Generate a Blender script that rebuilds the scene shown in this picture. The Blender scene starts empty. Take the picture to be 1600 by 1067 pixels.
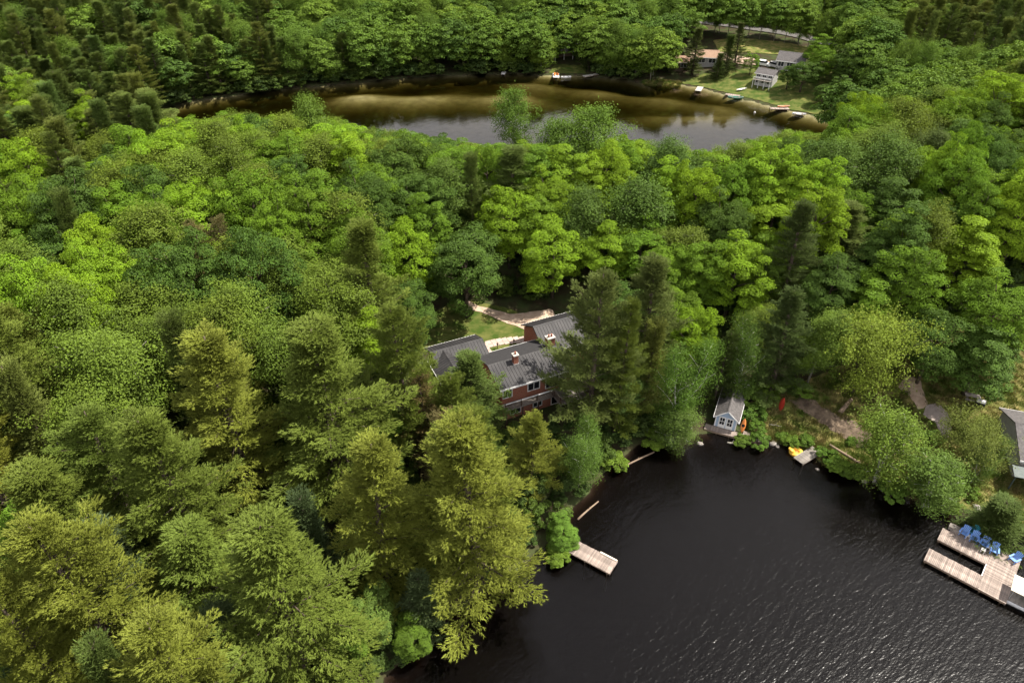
import bpy, math, random
import numpy as np
from mathutils import Vector, Matrix

S = bpy.context.scene
C = S.collection
R = math.radians

# ------------------------------------------------------------------ camera
CAM_H, PITCH, FPX = 62.0, 36.5, 1067.0        # drone height, downward tilt, focal length in photo pixels (1600 wide)
cd = bpy.data.cameras.new('camera')
cd.sensor_width = 36.0
cd.lens = 36.0 * FPX / 1600.0
cd.clip_start = 0.5
cd.clip_end = 6000
cam = bpy.data.objects.new('camera', cd)
C.objects.link(cam)
cam.location = (0, 0, CAM_H)
cam.rotation_euler = (R(90 - PITCH), 0, 0)
S.camera = cam

# ------------------------------------------------------------------ sky and sun
SUN_EL, SUN_AZ = 59.0, 12.0                    # azimuth measured from +X (right) towards +Y (away)
w = bpy.data.worlds.new('World')
S.world = w
w.use_nodes = True
nt = w.node_tree
nt.nodes.clear()
out = nt.nodes.new('ShaderNodeOutputWorld')
bg = nt.nodes.new('ShaderNodeBackground')
sky = nt.nodes.new('ShaderNodeTexSky')
sky.sky_type = 'NISHITA'
sky.sun_disc = False
sky.sun_elevation = R(SUN_EL)
sky.sun_rotation = R(90 - SUN_AZ)
sky.air_density = 1.0
sky.dust_density = 1.5
tc = nt.nodes.new('ShaderNodeTexCoord')
mp = nt.nodes.new('ShaderNodeMapping')
mp.inputs['Scale'].default_value = (1.0, 1.0, 2.6)
cn = nt.nodes.new('ShaderNodeTexNoise')
cn.inputs['Scale'].default_value = 2.6
cn.inputs['Detail'].default_value = 7
cn.inputs['Roughness'].default_value = 0.58
cr = nt.nodes.new('ShaderNodeValToRGB')
cr.color_ramp.elements[0].position = 0.40
cr.color_ramp.elements[0].color = (0, 0, 0, 1)
cr.color_ramp.elements[1].position = 0.60
cr.color_ramp.elements[1].color = (1, 1, 1, 1)
mxs = nt.nodes.new('ShaderNodeMix')
mxs.data_type = 'RGBA'
mxs.inputs[7].default_value = (18, 17.4, 17.6, 1)      # broken white cloud
nt.links.new(tc.outputs['Generated'], mp.inputs['Vector'])
nt.links.new(mp.outputs['Vector'], cn.inputs['Vector'])
sz = nt.nodes.new('ShaderNodeSeparateXYZ')
hz = nt.nodes.new('ShaderNodeMapRange')
hz.inputs[1].default_value = 0.05
hz.inputs[2].default_value = 0.75
hz.inputs[3].default_value = 0.24
hz.inputs[4].default_value = 0.0
ad0 = nt.nodes.new('ShaderNodeMath')
nt.links.new(tc.outputs['Generated'], sz.inputs[0])
nt.links.new(sz.outputs[2], hz.inputs[0])
nt.links.new(cn.outputs['Fac'], ad0.inputs[0])
nt.links.new(hz.outputs[0], ad0.inputs[1])
nt.links.new(ad0.outputs[0], cr.inputs['Fac'])
nt.links.new(cr.outputs['Color'], mxs.inputs[0])
nt.links.new(sky.outputs['Color'], mxs.inputs[6])
nt.links.new(mxs.outputs[2], bg.inputs['Color'])
nt.links.new(bg.outputs['Background'], out.inputs['Surface'])
bg.inputs['Strength'].default_value = 0.05

sl = bpy.data.lights.new('sun', 'SUN')
sl.energy = 5.0
sl.angle = R(0.5)
sl.color = (1.0, 0.94, 0.84)
sun = bpy.data.objects.new('sun', sl)
C.objects.link(sun)
sdir = Vector((math.cos(R(SUN_EL)) * math.cos(R(SUN_AZ)), math.cos(R(SUN_EL)) * math.sin(R(SUN_AZ)), math.sin(R(SUN_EL))))
sun.rotation_euler = sdir.to_track_quat('Z', 'Y').to_euler()

S.view_settings.view_transform = 'Standard'
S.view_settings.look = 'None'
S.view_settings.exposure = 0.92
S.view_settings.gamma = 1.0
S.view_settings.use_curve_mapping = False
S.cycles.max_bounces = 5
S.cycles.diffuse_bounces = 1
S.cycles.adaptive_threshold = 0.02
S.cycles.glossy_bounces = 2
S.cycles.transmission_bounces = 3
S.cycles.transparent_max_bounces = 8
S.cycles.volume_bounces = 0
S.cycles.caustics_reflective = False
S.cycles.caustics_refractive = False
S.cycles.sample_clamp_indirect = 4

# ------------------------------------------------------------------ helpers
rng = np.random.default_rng(11)
random.seed(5)
cp, sp = math.cos(R(PITCH)), math.sin(R(PITCH))


def ray(px, py):
    X, Y = (px - 800) / FPX, (533.5 - py) / FPX
    return np.array((X, cp + Y * sp, -sp + Y * cp))


def P(px, py, z=0.0):
    d = ray(px, py)
    t = (z - CAM_H) / d[2]
    return Vector((d[0] * t, d[1] * t, z))


def project(x, y, z):
    dz = z - CAM_H
    dep = y * cp - dz * sp
    up = y * sp + dz * cp
    return 800 + FPX * x / dep, 533.5 - FPX * up / dep, dep


def tag(o, label=None, cat=None, group=None, kind=None):
    if label: o['label'] = label
    if cat: o['category'] = cat
    if group: o['group'] = group
    if kind: o['kind'] = kind
    return o


def link(name, me, parent=None, mat=None):
    o = bpy.data.objects.new(name, me)
    C.objects.link(o)
    if parent is not None: o.parent = parent
    if mat is not None:
        if me is not None and len(me.materials) == 0: me.materials.append(mat)
    return o


def empty(name, loc, rz=0.0):
    o = bpy.data.objects.new(name, None)
    C.objects.link(o)
    o.location = loc
    o.rotation_euler = (0, 0, rz)
    o.empty_display_size = 0.2
    return o


def npmesh(name, V, F, smooth=False):
    V = np.asarray(V, np.float32); F = np.asarray(F, np.int32)
    k = F.shape[1]
    me = bpy.data.meshes.new(name)
    me.vertices.add(len(V)); me.vertices.foreach_set('co', V.ravel())
    me.loops.add(F.size); me.loops.foreach_set('vertex_index', F.ravel())
    me.polygons.add(len(F))
    me.polygons.foreach_set('loop_start', np.arange(0, F.size, k, dtype=np.int32))
    me.polygons.foreach_set('loop_total', np.full(len(F), k, np.int32))
    me.polygons.foreach_set('use_smooth', np.full(len(F), smooth, bool))
    me.update(calc_edges=True)
    return me


class MB:
    """collects shapes into one mesh"""
    def __init__(s): s.v, s.f = [], []
    def add(s, vs, fs):
        b = len(s.v)
        s.v += [tuple(v) for v in vs]
        s.f += [tuple(i + b for i in f) for f in fs]
        return s
    def box(s, x0, x1, y0, y1, z0, z1, M=None):
        vs = [(x, y, z) for z in (z0, z1) for y in (y0, y1) for x in (x0, x1)]
        if M is not None: vs = [M @ Vector(v) for v in vs]
        return s.add(vs, [(0, 2, 3, 1), (4, 5, 7, 6), (0, 1, 5, 4), (2, 6, 7, 3), (0, 4, 6, 2), (1, 3, 7, 5)])
    def slab(s, pts, th):
        """a plate: polygon pts is its top, thickness th straight down"""
        n = len(pts)
        vs = [tuple(p) for p in pts] + [(p[0], p[1], p[2] - th) for p in pts]
        fs = [tuple(range(n)), tuple(range(2 * n - 1, n - 1, -1))]
        for i in range(n):
            j = (i + 1) % n
            fs.append((i, i + n, j + n, j))
        return s.add(vs, fs)
    def tube(s, pts, rad, n=6):
        V, F = tube(pts, rad, n)
        return s.add(V, F)
    def mesh(s, name, smooth=False):
        me = bpy.data.meshes.new(name)
        me.from_pydata(s.v, [], s.f)
        if smooth: me.polygons.foreach_set('use_smooth', np.full(len(me.polygons), True))
        me.update()
        return me
    def build(s, name, mat, parent=None, smooth=False):
        return link(name, s.mesh(name, smooth), parent, mat)


def tube(pts, rad, n=6):
    pts = [np.array(p, float) for p in pts]
    V, F = [], []
    for i, p in enumerate(pts):
        a = pts[min(i + 1, len(pts) - 1)] - pts[max(i - 1, 0)]
        a = a / (np.linalg.norm(a) + 1e-9)
        u = np.cross(a, (0, 0, 1.0) if abs(a[2]) < 0.9 else (1.0, 0, 0)); u /= np.linalg.norm(u)
        v = np.cross(a, u)
        for k in range(n):
            t = 2 * math.pi * k / n
            V.append(tuple(p + rad[i] * (math.cos(t) * u + math.sin(t) * v)))
    for i in range(len(pts) - 1):
        for k in range(n):
            k2 = (k + 1) % n
            F.append((i * n + k, i * n + k2, (i + 1) * n + k2, (i + 1) * n + k))
    F.append(tuple(range(n))[::-1])
    F.append(tuple((len(pts) - 1) * n + k for k in range(n)))
    return V, F


def rect(name, x0, x1, y0, y1, z0, z1, mat, parent):
    return MB().box(x0, x1, y0, y1, z0, z1).build(name, mat, parent)


# ------------------------------------------------------------------ materials
def material(name):
    m = bpy.data.materials.new(name)
    m.use_nodes = True
    m.node_tree.nodes.clear()
    return m, m.node_tree.nodes, m.node_tree.links


def surf(name, c1, c2=None, scale=3.0, rough=0.85, bump=0.0, stretch=(1, 1, 1), rand=0.0, spec=0.2, detail=5, metal=0.0, lo=0.35, hi=0.65):
    """procedural two-tone surface with grain, optional relief and per-object variation"""
    m, N, L = material(name)
    o = N.new('ShaderNodeOutputMaterial'); b = N.new('ShaderNodeBsdfPrincipled')
    b.inputs['Roughness'].default_value = rough
    b.inputs['Specular IOR Level'].default_value = spec
    b.inputs['Metallic'].default_value = metal
    L.new(b.outputs[0], o.inputs[0])
    t = N.new('ShaderNodeTexCoord'); mpp = N.new('ShaderNodeMapping'); mpp.inputs['Scale'].default_value = stretch
    L.new(t.outputs['Object'], mpp.inputs[0])
    n = N.new('ShaderNodeTexNoise'); n.inputs['Scale'].default_value = scale; n.inputs['Detail'].default_value = detail
    n.inputs['Roughness'].default_value = 0.62
    L.new(mpp.outputs[0], n.inputs['Vector'])
    r = N.new('ShaderNodeValToRGB')
    r.color_ramp.elements[0].position = lo; r.color_ramp.elements[1].position = hi
    r.color_ramp.elements[0].color = (*c1, 1); r.color_ramp.elements[1].color = (*(c2 or c1), 1)
    L.new(n.outputs['Fac'], r.inputs[0])
    col = r.outputs[0]
    if rand:
        oi = N.new('ShaderNodeObjectInfo'); mr = N.new('ShaderNodeMapRange')
        mr.inputs[3].default_value = 1 - rand; mr.inputs[4].default_value = 1 + rand
        L.new(oi.outputs['Random'], mr.inputs[0])
        mu = N.new('ShaderNodeMix'); mu.data_type = 'RGBA'; mu.blend_type = 'MULTIPLY'; mu.inputs[0].default_value = 1
        L.new(col, mu.inputs[6]); L.new(mr.outputs[0], mu.inputs[7])
        col = mu.outputs[2]
    L.new(col, b.inputs['Base Color'])
    if bump:
        bp = N.new('ShaderNodeBump'); bp.inputs['Strength'].default_value = bump; bp.inputs['Distance'].default_value = 0.05
        L.new(n.outputs['Fac'], bp.inputs['Height']); L.new(bp.outputs[0], b.inputs['Normal'])
    return m


def leaf_material(name, ramp=None, var=0.18, transl=0.30, gloss=0.012, tint=(1.12, 1.0, 0.7)):
    """foliage: colour of the tree (object colour, or a spread of tones picked per tree), varied per leaf; lets light through"""
    m, N, L = material(name)
    o = N.new('ShaderNodeOutputMaterial')
    oi = N.new('ShaderNodeObjectInfo')
    if ramp is None:
        col = oi.outputs['Color']
    else:
        r = N.new('ShaderNodeValToRGB')
        els = r.color_ramp.elements
        for i, c in enumerate(ramp):
            e = els[i] if i < 2 else els.new(0.5)
            e.color = (*c, 1)
        for i, e in enumerate(els): e.position = i / (len(ramp) - 1)
        L.new(oi.outputs['Random'], r.inputs[0])
        col = r.outputs[0]
    ge = N.new('ShaderNodeNewGeometry'); mr = N.new('ShaderNodeMapRange')
    mr.inputs[3].default_value = 1 - var; mr.inputs[4].default_value = 1 + var
    L.new(ge.outputs['Random Per Island'], mr.inputs[0])
    mu = N.new('ShaderNodeMix'); mu.data_type = 'RGBA'; mu.blend_type = 'MULTIPLY'; mu.inputs[0].default_value = 1
    tco = N.new('ShaderNodeTexCoord'); no = N.new('ShaderNodeTexNoise'); no.inputs['Scale'].default_value = 0.55; no.inputs['Detail'].default_value = 2
    L.new(tco.outputs['Object'], no.inputs['Vector'])
    nr = N.new('ShaderNodeMapRange'); nr.inputs[1].default_value = 0.3; nr.inputs[2].default_value = 0.7; nr.inputs[3].default_value = 0.72; nr.inputs[4].default_value = 1.28
    L.new(no.outputs['Fac'], nr.inputs[0])
    mm = N.new('ShaderNodeMath'); mm.operation = 'MULTIPLY'
    L.new(mr.outputs[0], mm.inputs[0]); L.new(nr.outputs[0], mm.inputs[1])
    L.new(col, mu.inputs[6]); L.new(mm.outputs[0], mu.inputs[7])
    d = N.new('ShaderNodeBsdfDiffuse'); t = N.new('ShaderNodeBsdfTranslucent'); g = N.new('ShaderNodeBsdfGlossy')
    g.inputs['Roughness'].default_value = 0.6
    g.inputs['Color'].default_value = (0.9, 0.95, 0.9, 1)
    tm = N.new('ShaderNodeMix'); tm.data_type = 'RGBA'; tm.blend_type = 'MULTIPLY'; tm.inputs[0].default_value = 1
    tm.inputs[7].default_value = (*tint, 1)
    L.new(mu.outputs[2], d.inputs['Color']); L.new(mu.outputs[2], tm.inputs[6]); L.new(tm.outputs[2], t.inputs['Color'])
    m1 = N.new('ShaderNodeMixShader'); m1.inputs[0].default_value = transl
    L.new(d.outputs[0], m1.inputs[1]); L.new(t.outputs[0], m1.inputs[2])
    m2 = N.new('ShaderNodeMixShader'); m2.inputs[0].default_value = gloss
    L.new(m1.outputs[0], m2.inputs[1]); L.new(g.outputs[0], m2.inputs[2])
    L.new(m2.outputs[0], o.inputs[0])
    return m


M = {}
M['leaf'] = leaf_material('broadleaf', transl=0.24)
M['needle'] = leaf_material('needles', var=0.16, transl=0.22, gloss=0.008, tint=(1.05, 1.0, 0.75))
M['leaf_far'] = leaf_material('broadleaf_far', ramp=[(0.062, 0.115, 0.016), (0.115, 0.195, 0.02), (0.08, 0.15, 0.018), (0.145, 0.225, 0.022), (0.09, 0.16, 0.018)], transl=0.24)
M['needle_far'] = leaf_material('needles_far', ramp=[(0.095, 0.145, 0.028), (0.15, 0.20, 0.036), (0.115, 0.17, 0.032)], transl=0.2)
M['bark'] = surf('bark', (0.05, 0.038, 0.028), (0.13, 0.10, 0.075), 5, 0.95, 0.5, (1, 1, 0.25))
M['bark_pale'] = surf('bark_pale', (0.14, 0.13, 0.10), (0.30, 0.28, 0.23), 4, 0.9, 0.2, (1, 1, 0.4))
M['bark_birch'] = surf('bark_birch', (0.42, 0.39, 0.34), (0.72, 0.70, 0.66), 6, 0.8, 0.1, (1, 1, 3))
M['deck'] = surf('weathered_deck', (0.13, 0.105, 0.09), (0.34, 0.275, 0.235), 1.1, 0.85, 0.3, (3, 1.2, 1), rand=0.28, detail=9, lo=0.28, hi=0.62)
M['deck_grey'] = surf('grey_deck', (0.11, 0.098, 0.085), (0.27, 0.24, 0.21), 1.1, 0.85, 0.3, (3, 1.2, 1), rand=0.25, detail=9, lo=0.28, hi=0.62)
M['timber'] = surf('old_timber', (0.16, 0.11, 0.075), (0.32, 0.24, 0.17), 6, 0.9, 0.4, (0.4, 4, 4))
M['roof'] = surf('metal_roof', (0.026, 0.025, 0.026), (0.05, 0.047, 0.047), 0.9, 0.6, 0.1, spec=0.25, detail=9)
M['roof_dark'] = surf('dark_shingle', (0.026, 0.025, 0.026), (0.045, 0.043, 0.043), 6, 0.85, 0.3)
M['roof_grey'] = surf('grey_shingle', (0.07, 0.065, 0.064), (0.125, 0.115, 0.112), 3, 0.85, 0.3)
M['roof_tan'] = surf('brown_shingle', (0.24, 0.15, 0.10), (0.36, 0.24, 0.17), 4, 0.9, 0.2)
M['white'] = surf('white_paint', (0.68, 0.67, 0.65), (0.80, 0.79, 0.77), 3, 0.6)
M['blue_siding'] = surf('pale_blue_siding', (0.32, 0.42, 0.55), (0.40, 0.50, 0.63), 2, 0.7)
M['glass'] = surf('dark_glass', (0.012, 0.014, 0.018), (0.02, 0.022, 0.026), 2, 0.08, spec=0.6)
M['brown_trim'] = surf('brown_trim', (0.07, 0.045, 0.03), (0.11, 0.07, 0.05), 4, 0.8)
M['siding_grey'] = surf('grey_siding', (0.30, 0.29, 0.28), (0.38, 0.37, 0.36), 2, 0.8)
M['siding_pale'] = surf('pale_siding', (0.42, 0.41, 0.39), (0.52, 0.51, 0.49), 2, 0.8)
M['siding_brown'] = surf('brown_siding', (0.10, 0.07, 0.05), (0.15, 0.11, 0.08), 2, 0.8)
M['concrete'] = surf('concrete', (0.34, 0.32, 0.29), (0.48, 0.45, 0.41), 4, 0.9, 0.2)
M['rock'] = surf('rock', (0.16, 0.14, 0.12), (0.34, 0.31, 0.28), 2, 0.95, 0.6)
M['blue_plastic'] = surf('blue_plastic', (0.13, 0.27, 0.62), (0.17, 0.33, 0.70), 3, 0.45, spec=0.4)
M['teal_plastic'] = surf('teal_plastic', (0.02, 0.22, 0.30), (0.03, 0.28, 0.36), 3, 0.45, spec=0.4)
M['yellow_vinyl'] = surf('yellow_vinyl', (0.75, 0.42, 0.04), (0.82, 0.52, 0.08), 2, 0.35, spec=0.5)
M['orange_vinyl'] = surf('orange_vinyl', (0.70, 0.22, 0.05), (0.78, 0.28, 0.07), 2, 0.4, spec=0.5)
M['red_hull'] = surf('red_hull', (0.30, 0.025, 0.018), (0.42, 0.04, 0.025), 3, 0.4, spec=0.4)
M['green_hull'] = surf('green_hull', (0.05, 0.20, 0.14), (0.08, 0.26, 0.18), 3, 0.4, spec=0.4)
M['blue_hull'] = surf('blue_hull', (0.03, 0.16, 0.55), (0.05, 0.22, 0.65), 3, 0.4, spec=0.4)
M['cream'] = surf('cream_canvas', (0.66, 0.58, 0.44), (0.74, 0.66, 0.52), 2, 0.8)
M['aluminium'] = surf('aluminium', (0.5, 0.5, 0.5), (0.6, 0.6, 0.6), 3, 0.4, metal=0.6)
M['green_metal'] = surf('green_metal', (0.045, 0.065, 0.06), (0.08, 0.10, 0.095), 3, 0.5)
M['tyre'] = surf('tyre', (0.015, 0.015, 0.015), (0.025, 0.025, 0.025), 5, 0.9)


def brick_material():
    m, N, L = material('red_brick')
    o = N.new('ShaderNodeOutputMaterial'); b = N.new('ShaderNodeBsdfPrincipled'); b.inputs['Roughness'].default_value = 0.9
    t = N.new('ShaderNodeTexCoord'); sx = N.new('ShaderNodeSeparateXYZ'); ad = N.new('ShaderNodeMath'); cx = N.new('ShaderNodeCombineXYZ')
    L.new(t.outputs['Object'], sx.inputs[0]); L.new(sx.outputs[0], ad.inputs[0]); L.new(sx.outputs[1], ad.inputs[1])
    L.new(ad.outputs[0], cx.inputs[0]); L.new(sx.outputs[2], cx.inputs[1])
    br = N.new('ShaderNodeTexBrick'); br.inputs['Scale'].default_value = 4.0
    br.inputs['Color1'].default_value = (0.34, 0.10, 0.05, 1); br.inputs['Color2'].default_value = (0.24, 0.065, 0.035, 1)
    br.inputs['Mortar'].default_value = (0.30, 0.22, 0.17, 1); br.inputs['Mortar Size'].default_value = 0.02
    L.new(cx.outputs[0], br.inputs['Vector']); L.new(br.outputs['Color'], b.inputs['Base Color']); L.new(b.outputs[0], o.inputs[0])
    return m


M['brick'] = brick_material()


def water_material(name, ripple, scale, absorb, dens, rough, cloudy=None):
    """clear tea-coloured water: a Fresnel surface with wind ripples over a real lake bed, the body of water absorbs the light"""
    m, N, L = material(name)
    o = N.new('ShaderNodeOutputMaterial')
    tr = N.new('ShaderNodeBsdfTransparent'); gl = N.new('ShaderNodeBsdfGlossy'); gl.inputs['Roughness'].default_value = rough
    fr = N.new('ShaderNodeFresnel'); fr.inputs['IOR'].default_value = 1.333
    mx = N.new('ShaderNodeMixShader')
    if cloudy:                     # suspended peat just below the surface
        df = N.new('ShaderNodeBsdfDiffuse'); df.inputs['Color'].default_value = (*cloudy, 1)
        cm = N.new('ShaderNodeMixShader'); cm.inputs[0].default_value = 0.25
        L.new(tr.outputs[0], cm.inputs[1]); L.new(df.outputs[0], cm.inputs[2]); tr = cm
    L.new(fr.outputs[0], mx.inputs[0]); L.new(tr.outputs[0], mx.inputs[1]); L.new(gl.outputs[0], mx.inputs[2])
    L.new(mx.outputs[0], o.inputs['Surface'])
    t = N.new('ShaderNodeTexCoord')
    hs = []
    for (rz, sx_, sy_, sc, wgt) in ((R(36), 0.32, 1.0, scale, 1.0), (R(20), 0.5, 1.0, scale * 2.3, 0.45), (R(52), 0.4, 1.0, scale * 0.33, 0.9)):
        mpp = N.new('ShaderNodeMapping'); mpp.vector_type = 'TEXTURE'
        mpp.inputs['Rotation'].default_value = (0, 0, rz); mpp.inputs['Scale'].default_value = (1 / sx_, 1 / sy_, 1)
        L.new(t.outputs['Object'], mpp.inputs[0])
        n = N.new('ShaderNodeTexNoise'); n.inputs['Scale'].default_value = sc; n.inputs['Detail'].default_value = 2
        L.new(mpp.outputs[0], n.inputs['Vector'])
        mm = N.new('ShaderNodeMath'); mm.operation = 'MULTIPLY'; mm.inputs[1].default_value = wgt
        L.new(n.outputs['Fac'], mm.inputs[0]); hs.append(mm)
    a1 = N.new('ShaderNodeMath'); a2 = N.new('ShaderNodeMath')
    L.new(hs[0].outputs[0], a1.inputs[0]); L.new(hs[1].outputs[0], a1.inputs[1])
    L.new(a1.outputs[0], a2.inputs[0]); L.new(hs[2].outputs[0], a2.inputs[1])
    bp = N.new('ShaderNodeBump'); bp.inputs['Strength'].default_value = 1.0; bp.inputs['Distance'].default_value = ripple
    L.new(a2.outputs[0], bp.inputs['Height'])
    L.new(bp.outputs[0], gl.inputs['Normal']); L.new(bp.outputs[0], fr.inputs['Normal'])
    va = N.new('ShaderNodeVolumeAbsorption'); va.inputs['Color'].default_value = (*absorb, 1); va.inputs['Density'].default_value = dens
    L.new(va.outputs[0], o.inputs['Volume'])
    return m


M['water_near'] = water_material('lake_water', 0.042, 2.6, (0.50, 0.40, 0.30), 2.0, 0.22, (0.006, 0.0042, 0.0035))
M['water_far'] = water_material('still_lake_water', 0.014, 0.9, (0.60, 0.58, 0.42), 0.95, 0.06)

# ------------------------------------------------------------------ terrain
NEAR = [(-22, -160), (-20, 10), (-15, 26), (-11.5, 31.5), (-9, 35.5), (-5, 39), (-0.5, 42.5), (3.2, 45.5), (5.2, 48), (6.6, 51), (8.6, 53.4),
        (11.5, 57.4), (15.2, 60.9), (18.2, 62.2), (20.7, 61.6), (23.2, 63.0), (25.9, 64.0), (29.3, 62.4), (31.6, 61.9), (34.3, 61.6), (36.6, 59.9),
        (38.1, 57.9), (41.0, 57.2), (42.2, 56.4), (43.8, 54.8), (46.8, 52.0), (49.5, 50.4), (54.5, 47.2), (59, 43), (66, 37), (90, 20), (160, -40), (300, -160)]
FAR = [(-125, 182), (-101.7, 190.5), (-92.7, 200.2), (-70.1, 212.6), (-48, 219.3), (-32.6, 225), (-16.5, 227.8), (0, 229.5), (14.4, 226.8),
       (25, 226.5), (36, 222.5), (42, 216.6), (51.7, 217.4), (58.4, 212.8), (64, 205.8), (70.5, 199.6), (76, 192.8), (81, 188), (86, 184), (92, 178),
       (90, 171), (80, 165), (62, 156), (40, 148), (10, 146), (-20, 152), (-50, 160), (-80, 168), (-110, 174)]


def sdist(x, y, poly):
    """signed distance to a polygon, negative inside"""
    x = np.asarray(x, float); y = np.asarray(y, float)
    d2 = np.full(x.shape, 1e12); ins = np.zeros(x.shape, bool)
    n = len(poly)
    for i in range(n):
        ax, ay = poly[i]; bx, by = poly[(i + 1) % n]
        ex, ey = bx - ax, by - ay
        t = np.clip(((x - ax) * ex + (y - ay) * ey) / (ex * ex + ey * ey), 0, 1)
        d2 = np.minimum(d2, (x - ax - t * ex) ** 2 + (y - ay - t * ey) ** 2)
        if ay != by:
            c = ((ay > y) != (by > y)) & (x < ex * (y - ay) / (by - ay) + ax)
            ins ^= c
    d = np.sqrt(d2)
    return np.where(ins, -d, d)


def sm(t):
    t = np.clip(t, 0, 1)
    return t * t * (3 - 2 * t)


HO, HROT = (-0.2, 63.5), math.atan2(0.42, 0.907)
hu, hv = np.array((math.cos(HROT), math.sin(HROT))), np.array((-math.sin(HROT), math.cos(HROT)))


def height(x, y):
    x = np.asarray(x, float); y = np.asarray(y, float)
    dn, df = sdist(x, y, NEAR), sdist(x, y, FAR)
    A = 10.5 - 8.8 * np.exp(-(((x - 50) / 24) ** 2 + ((y - 60) / 17) ** 2))
    beyond = sm((y - 170 + 0.15 * np.abs(x)) / 40)
    A = A * (1 - beyond) + beyond * (6.5 + 0.035 * np.clip(y - 240, 0, 1500))
    z = 0.18 + A * sm(dn / 45) * sm(df / 42)
    z += (0.9 * np.sin(x / 17 + 1) * np.cos(y / 23) + 0.35 * np.sin(x / 5.3) * np.sin(y / 6.1 + x / 11)) * sm(dn / 30) * sm(df / 30)
    # level yard behind the cottage, level lower yard in front of it
    u = (x - HO[0]) * hu[0] + (y - HO[1]) * hu[1]; v = (x - HO[0]) * hv[0] + (y - HO[1]) * hv[1]
    k = sm((u + 12) / 5) * (1 - sm((u - 15) / 6)) * sm((v - 2) / 4) * (1 - sm((v - 22) / 10))
    z = z * (1 - k) + k * 5.2
    k = sm((u + 4) / 4) * (1 - sm((u - 12) / 5)) * sm((v + 7) / 3) * (1 - sm((v - 2.0) / 3.5))
    z = z * (1 - k) + k * 2.5
    bed = -np.minimum(5.0, 0.45 + 0.9 * -dn)
    bar = np.exp(-((y - (206 - 0.004 * (x + 30) ** 2 * 0.5)) / 8.5) ** 2) * sm((x + 72) / 30) * (1 - sm((x - 0) / 22))
    bar2 = np.exp(-((y - (221 - 0.42 * (x - 5))) / 7.0) ** 2) * 0.85 * sm((x + 12) / 12) * (1 - sm((x - 58) / 18))
    bar3 = np.exp(-((y - 189) / 5) ** 2) * np.exp(-((x - 50) / 16) ** 2) * 0.8
    fb = 2.7 - 2.05 * np.clip(bar + bar2 + bar3, 0, 1) + 0.22 * np.sin(x / 9 + y / 5) + 0.18 * np.sin(x / 3.7 - y / 6.3)
    fbed = -np.minimum(np.maximum(fb, 0.2), 0.3 + (0.5 + 0.7 * sm((-55 - x) / 20)) * -df)
    z = np.where(dn < 0, bed, z)
    z = np.where(df < 0, fbed, z)
    return z


def h1(x, y): return float(height(np.array([x]), np.array([y]))[0])


def axis(parts):
    a = []
    for s, e, st in parts: a += list(np.arange(s, e, st))
    return np.array(a + [parts[-1][1]])


gx = axis([(-3000, -600, 400), (-600, -160, 20), (-160, -24, 4), (-24, 76, 1.0), (76, 160, 4), (160, 600, 20), (600, 3000, 400)])
gy = axis([(-1000, -160, 280), (-160, 16, 16), (16, 92, 1.0), (92, 180, 4), (180, 260, 2.0), (260, 440, 9), (440, 900, 46), (900, 4500, 450)])
GX, GY = np.meshgrid(gx, gy)
GZ = height(GX, GY)
nx, ny = len(gx), len(gy)
idx = np.arange(nx * ny).reshape(ny, nx)
Fq = np.stack([idx[:-1, :-1], idx[:-1, 1:], idx[1:, 1:], idx[1:, :-1]], -1).reshape(-1, 4)
gme = npmesh('ground', np.stack([GX, GY, GZ], -1).reshape(-1, 3), Fq, True)


def gz(x, y):
    """height of the ground sheet itself"""
    i = min(max(np.searchsorted(gx, x) - 1, 0), nx - 2); j = min(max(np.searchsorted(gy, y) - 1, 0), ny - 2)
    a = (x - gx[i]) / (gx[i + 1] - gx[i]); b = (y - gy[j]) / (gy[j + 1] - gy[j])
    return float(GZ[j, i] * (1 - a) * (1 - b) + GZ[j, i + 1] * a * (1 - b) + GZ[j + 1, i] * (1 - a) * b + GZ[j + 1, i + 1] * a * b)


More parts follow.
